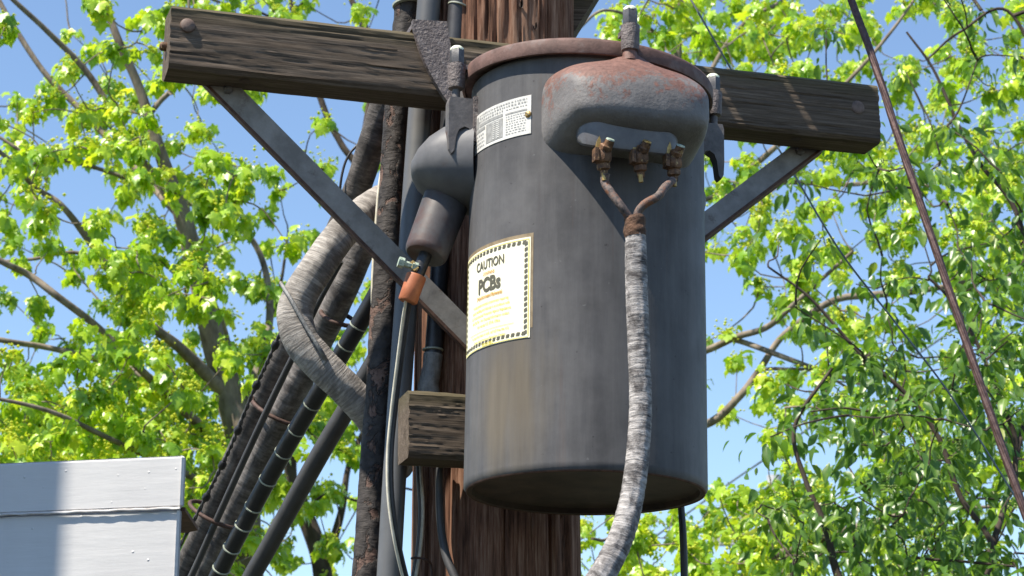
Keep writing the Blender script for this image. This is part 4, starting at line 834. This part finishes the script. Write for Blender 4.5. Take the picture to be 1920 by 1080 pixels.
tipsM = scatter((320, 960), (-320, 1440), (9.2, 11.6), 1.8, lambda x, y: (0.0 if x < 460 and y > 80 else 0.75 if x < 560 and y > 80 else 1.0))
build_tree('maple_tree', 'slimmer maple behind the heavy cables, dark stem low at centre left', ground_pt(590, 10.6), MM, tipsM, 'maple', M['leaf'], M['bark2'], 0.058, 18, 0.55)
# right maple
RM = [
    [(1020, 3300, 9.6, 64), (1020, 2200, 9.6, 58), (1015, 1500, 9.6, 52), (1010, 1150, 9.6, 46), (1020, 940, 9.6, 40), (1100, 720, 9.6, 34), (1200, 520, 9.6, 30), (1262, 320, 9.6, 24), (1270, 110, 9.6, 16), (1272, 0, 9.6, 13), (1265, -150, 9.6, 8)],
    [(1120, 700, 9.6, 26), (1230, 800, 9.4, 22), (1325, 795, 9.3, 20), (1385, 745, 9.2, 18), (1420, 700, 9.2, 17), (1470, 628, 9.2, 15), (1560, 565, 9.2, 16), (1640, 553, 9.2, 17), (1730, 545, 9.2, 13), (1850, 520, 9.2, 9)],
    [(1150, 620, 9.6, 20), (1250, 680, 9.4, 18), (1326, 656, 9.3, 17), (1380, 632, 9.2, 16), (1440, 612, 9.1, 14), (1500, 560, 9.0, 11), (1600, 470, 8.9, 8)],
    [(1372, 636, 9.21, 12), (1398, 643, 9.2, 13), (1450, 662, 9.1, 13), (1530, 692, 9.0, 12), (1620, 720, 8.9, 8)],
    [(1424, 694, 9.2, 7), (1438, 692, 9.18, 8), (1470, 692, 9.1, 8), (1540, 700, 9.0, 7), (1640, 760, 9.0, 5)],
    [(1230, 450, 9.6, 20), (1290, 450, 9.5, 16), (1330, 425, 9.4, 15), (1385, 340, 9.4, 16), (1440, 288, 9.4, 14), (1520, 220, 9.4, 11), (1620, 120, 9.4, 9), (1700, 20, 9.4, 7), (1760, -80, 9.4, 5)],
    [(1240, 430, 9.6, 12), (1310, 380, 9.65, 11), (1400, 352, 9.7, 11), (1480, 342, 9.7, 12), (1590, 346, 9.7, 11), (1700, 340, 9.7, 8), (1840, 380, 9.7, 6)],
    [(1280, 260, 9.6, 13), (1340, 120, 9.8, 11), (1400, 40, 9.8, 10), (1480, -10, 9.8, 8), (1560, -120, 9.8, 5)],
    [(1015, 1180, 9.6, 26), (1180, 1130, 9.3, 23), (1330, 1080, 9.0, 22), (1420, 1050, 8.7, 22), (1500, 1026, 8.5, 20), (1600, 990, 8.3, 16), (1720, 960, 8.2, 11), (1860, 950, 8.2, 8)],
    [(1030, 900, 9.6, 12), (1130, 930, 9.0, 10), (1190, 965, 8.6, 9), (1140, 1010, 7.8, 8), (1110, 1010, 7.6, 6)],
    [(1270, 100, 9.6, 9), (1200, 40, 9.3, 8), (1130, 20, 9.1, 7), (1080, 60, 9.0, 5)]]
rtips = scatter((1040, 2320), (-480, 1440), (8.2, 11.0), 1.75, lambda x, y: 1.15 if x < 1500 else 1.1 if y < 640 else 0.8)
build_tree('maple_tree', 'light green maple reaching up behind the right half of the crossarm', ground_pt(1020, 9.6), RM, rtips, 'maple', M['leaf'], M['bark'], 0.056, 19, 0.55)
# bird cherry in front of it
CH = [
    [(1700, 3300, 7.0, 40), (1690, 2200, 7.0, 36), (1660, 1500, 7.0, 30), (1600, 1180, 7.0, 20), (1565, 1060, 7.0, 16), (1545, 980, 7.0, 12), (1510, 900, 7.0, 10), (1490, 800, 7.0, 8), (1560, 690, 7.0, 6)],
    [(1660, 1500, 7.0, 24), (1780, 1200, 7.0, 18), (1860, 1040, 7.0, 15), (1800, 930, 7.0, 13), (1760, 820, 7.0, 12), (1700, 740, 7.0, 11), (1610, 660, 7.0, 9), (1520, 560, 7.0, 7), (1440, 500, 7.0, 5)],
    [(1850, 1060, 7.0, 16), (1905, 860, 7.1, 13), (1880, 760, 7.1, 12), (1830, 640, 7.1, 10), (1780, 560, 7.1, 8), (1740, 520, 7.1, 6)],
    [(1905, 860, 7.1, 14), (1950, 640, 7.2, 13), (1910, 410, 7.2, 12), (1840, 310, 7.2, 10), (1800, 240, 7.2, 8), (1750, 130, 7.2, 7), (1700, 60, 7.2, 5)],
    [(1950, 640, 7.2, 12), (1990, 300, 7.3, 10), (1900, 30, 7.3, 8), (1800, 60, 7.3, 6), (1740, 110, 7.3, 5)],
    [(1700, 740, 7.0, 7), (1640, 770, 6.9, 6), (1580, 765, 6.9, 5), (1520, 772, 6.9, 4)],
    [(1780, 1200, 7.0, 10), (1700, 1060, 6.8, 8), (1760, 1050, 6.8, 7), (1900, 1062, 6.8, 6)]]
ctips = scatter((1360, 2320), (-320, 1440), (6.4, 8.0), 1.3, lambda x, y: 0.0 if (x < 1560 and y < 330) or (x < 1440 and y < 900) else 0.3 if x < 1480 else (0.6 if x < 1640 else 0.85) * (1.0 if y > 640 else 0.6 if y > 420 else 0.3))
build_tree('cherry_tree', 'bird cherry with dark narrow leaves and green flower spikes at far right', ground_pt(1700, 7.0), CH, ctips, 'cherry', M['leaf2'], M['bark2'], 0.056, 22, 0)
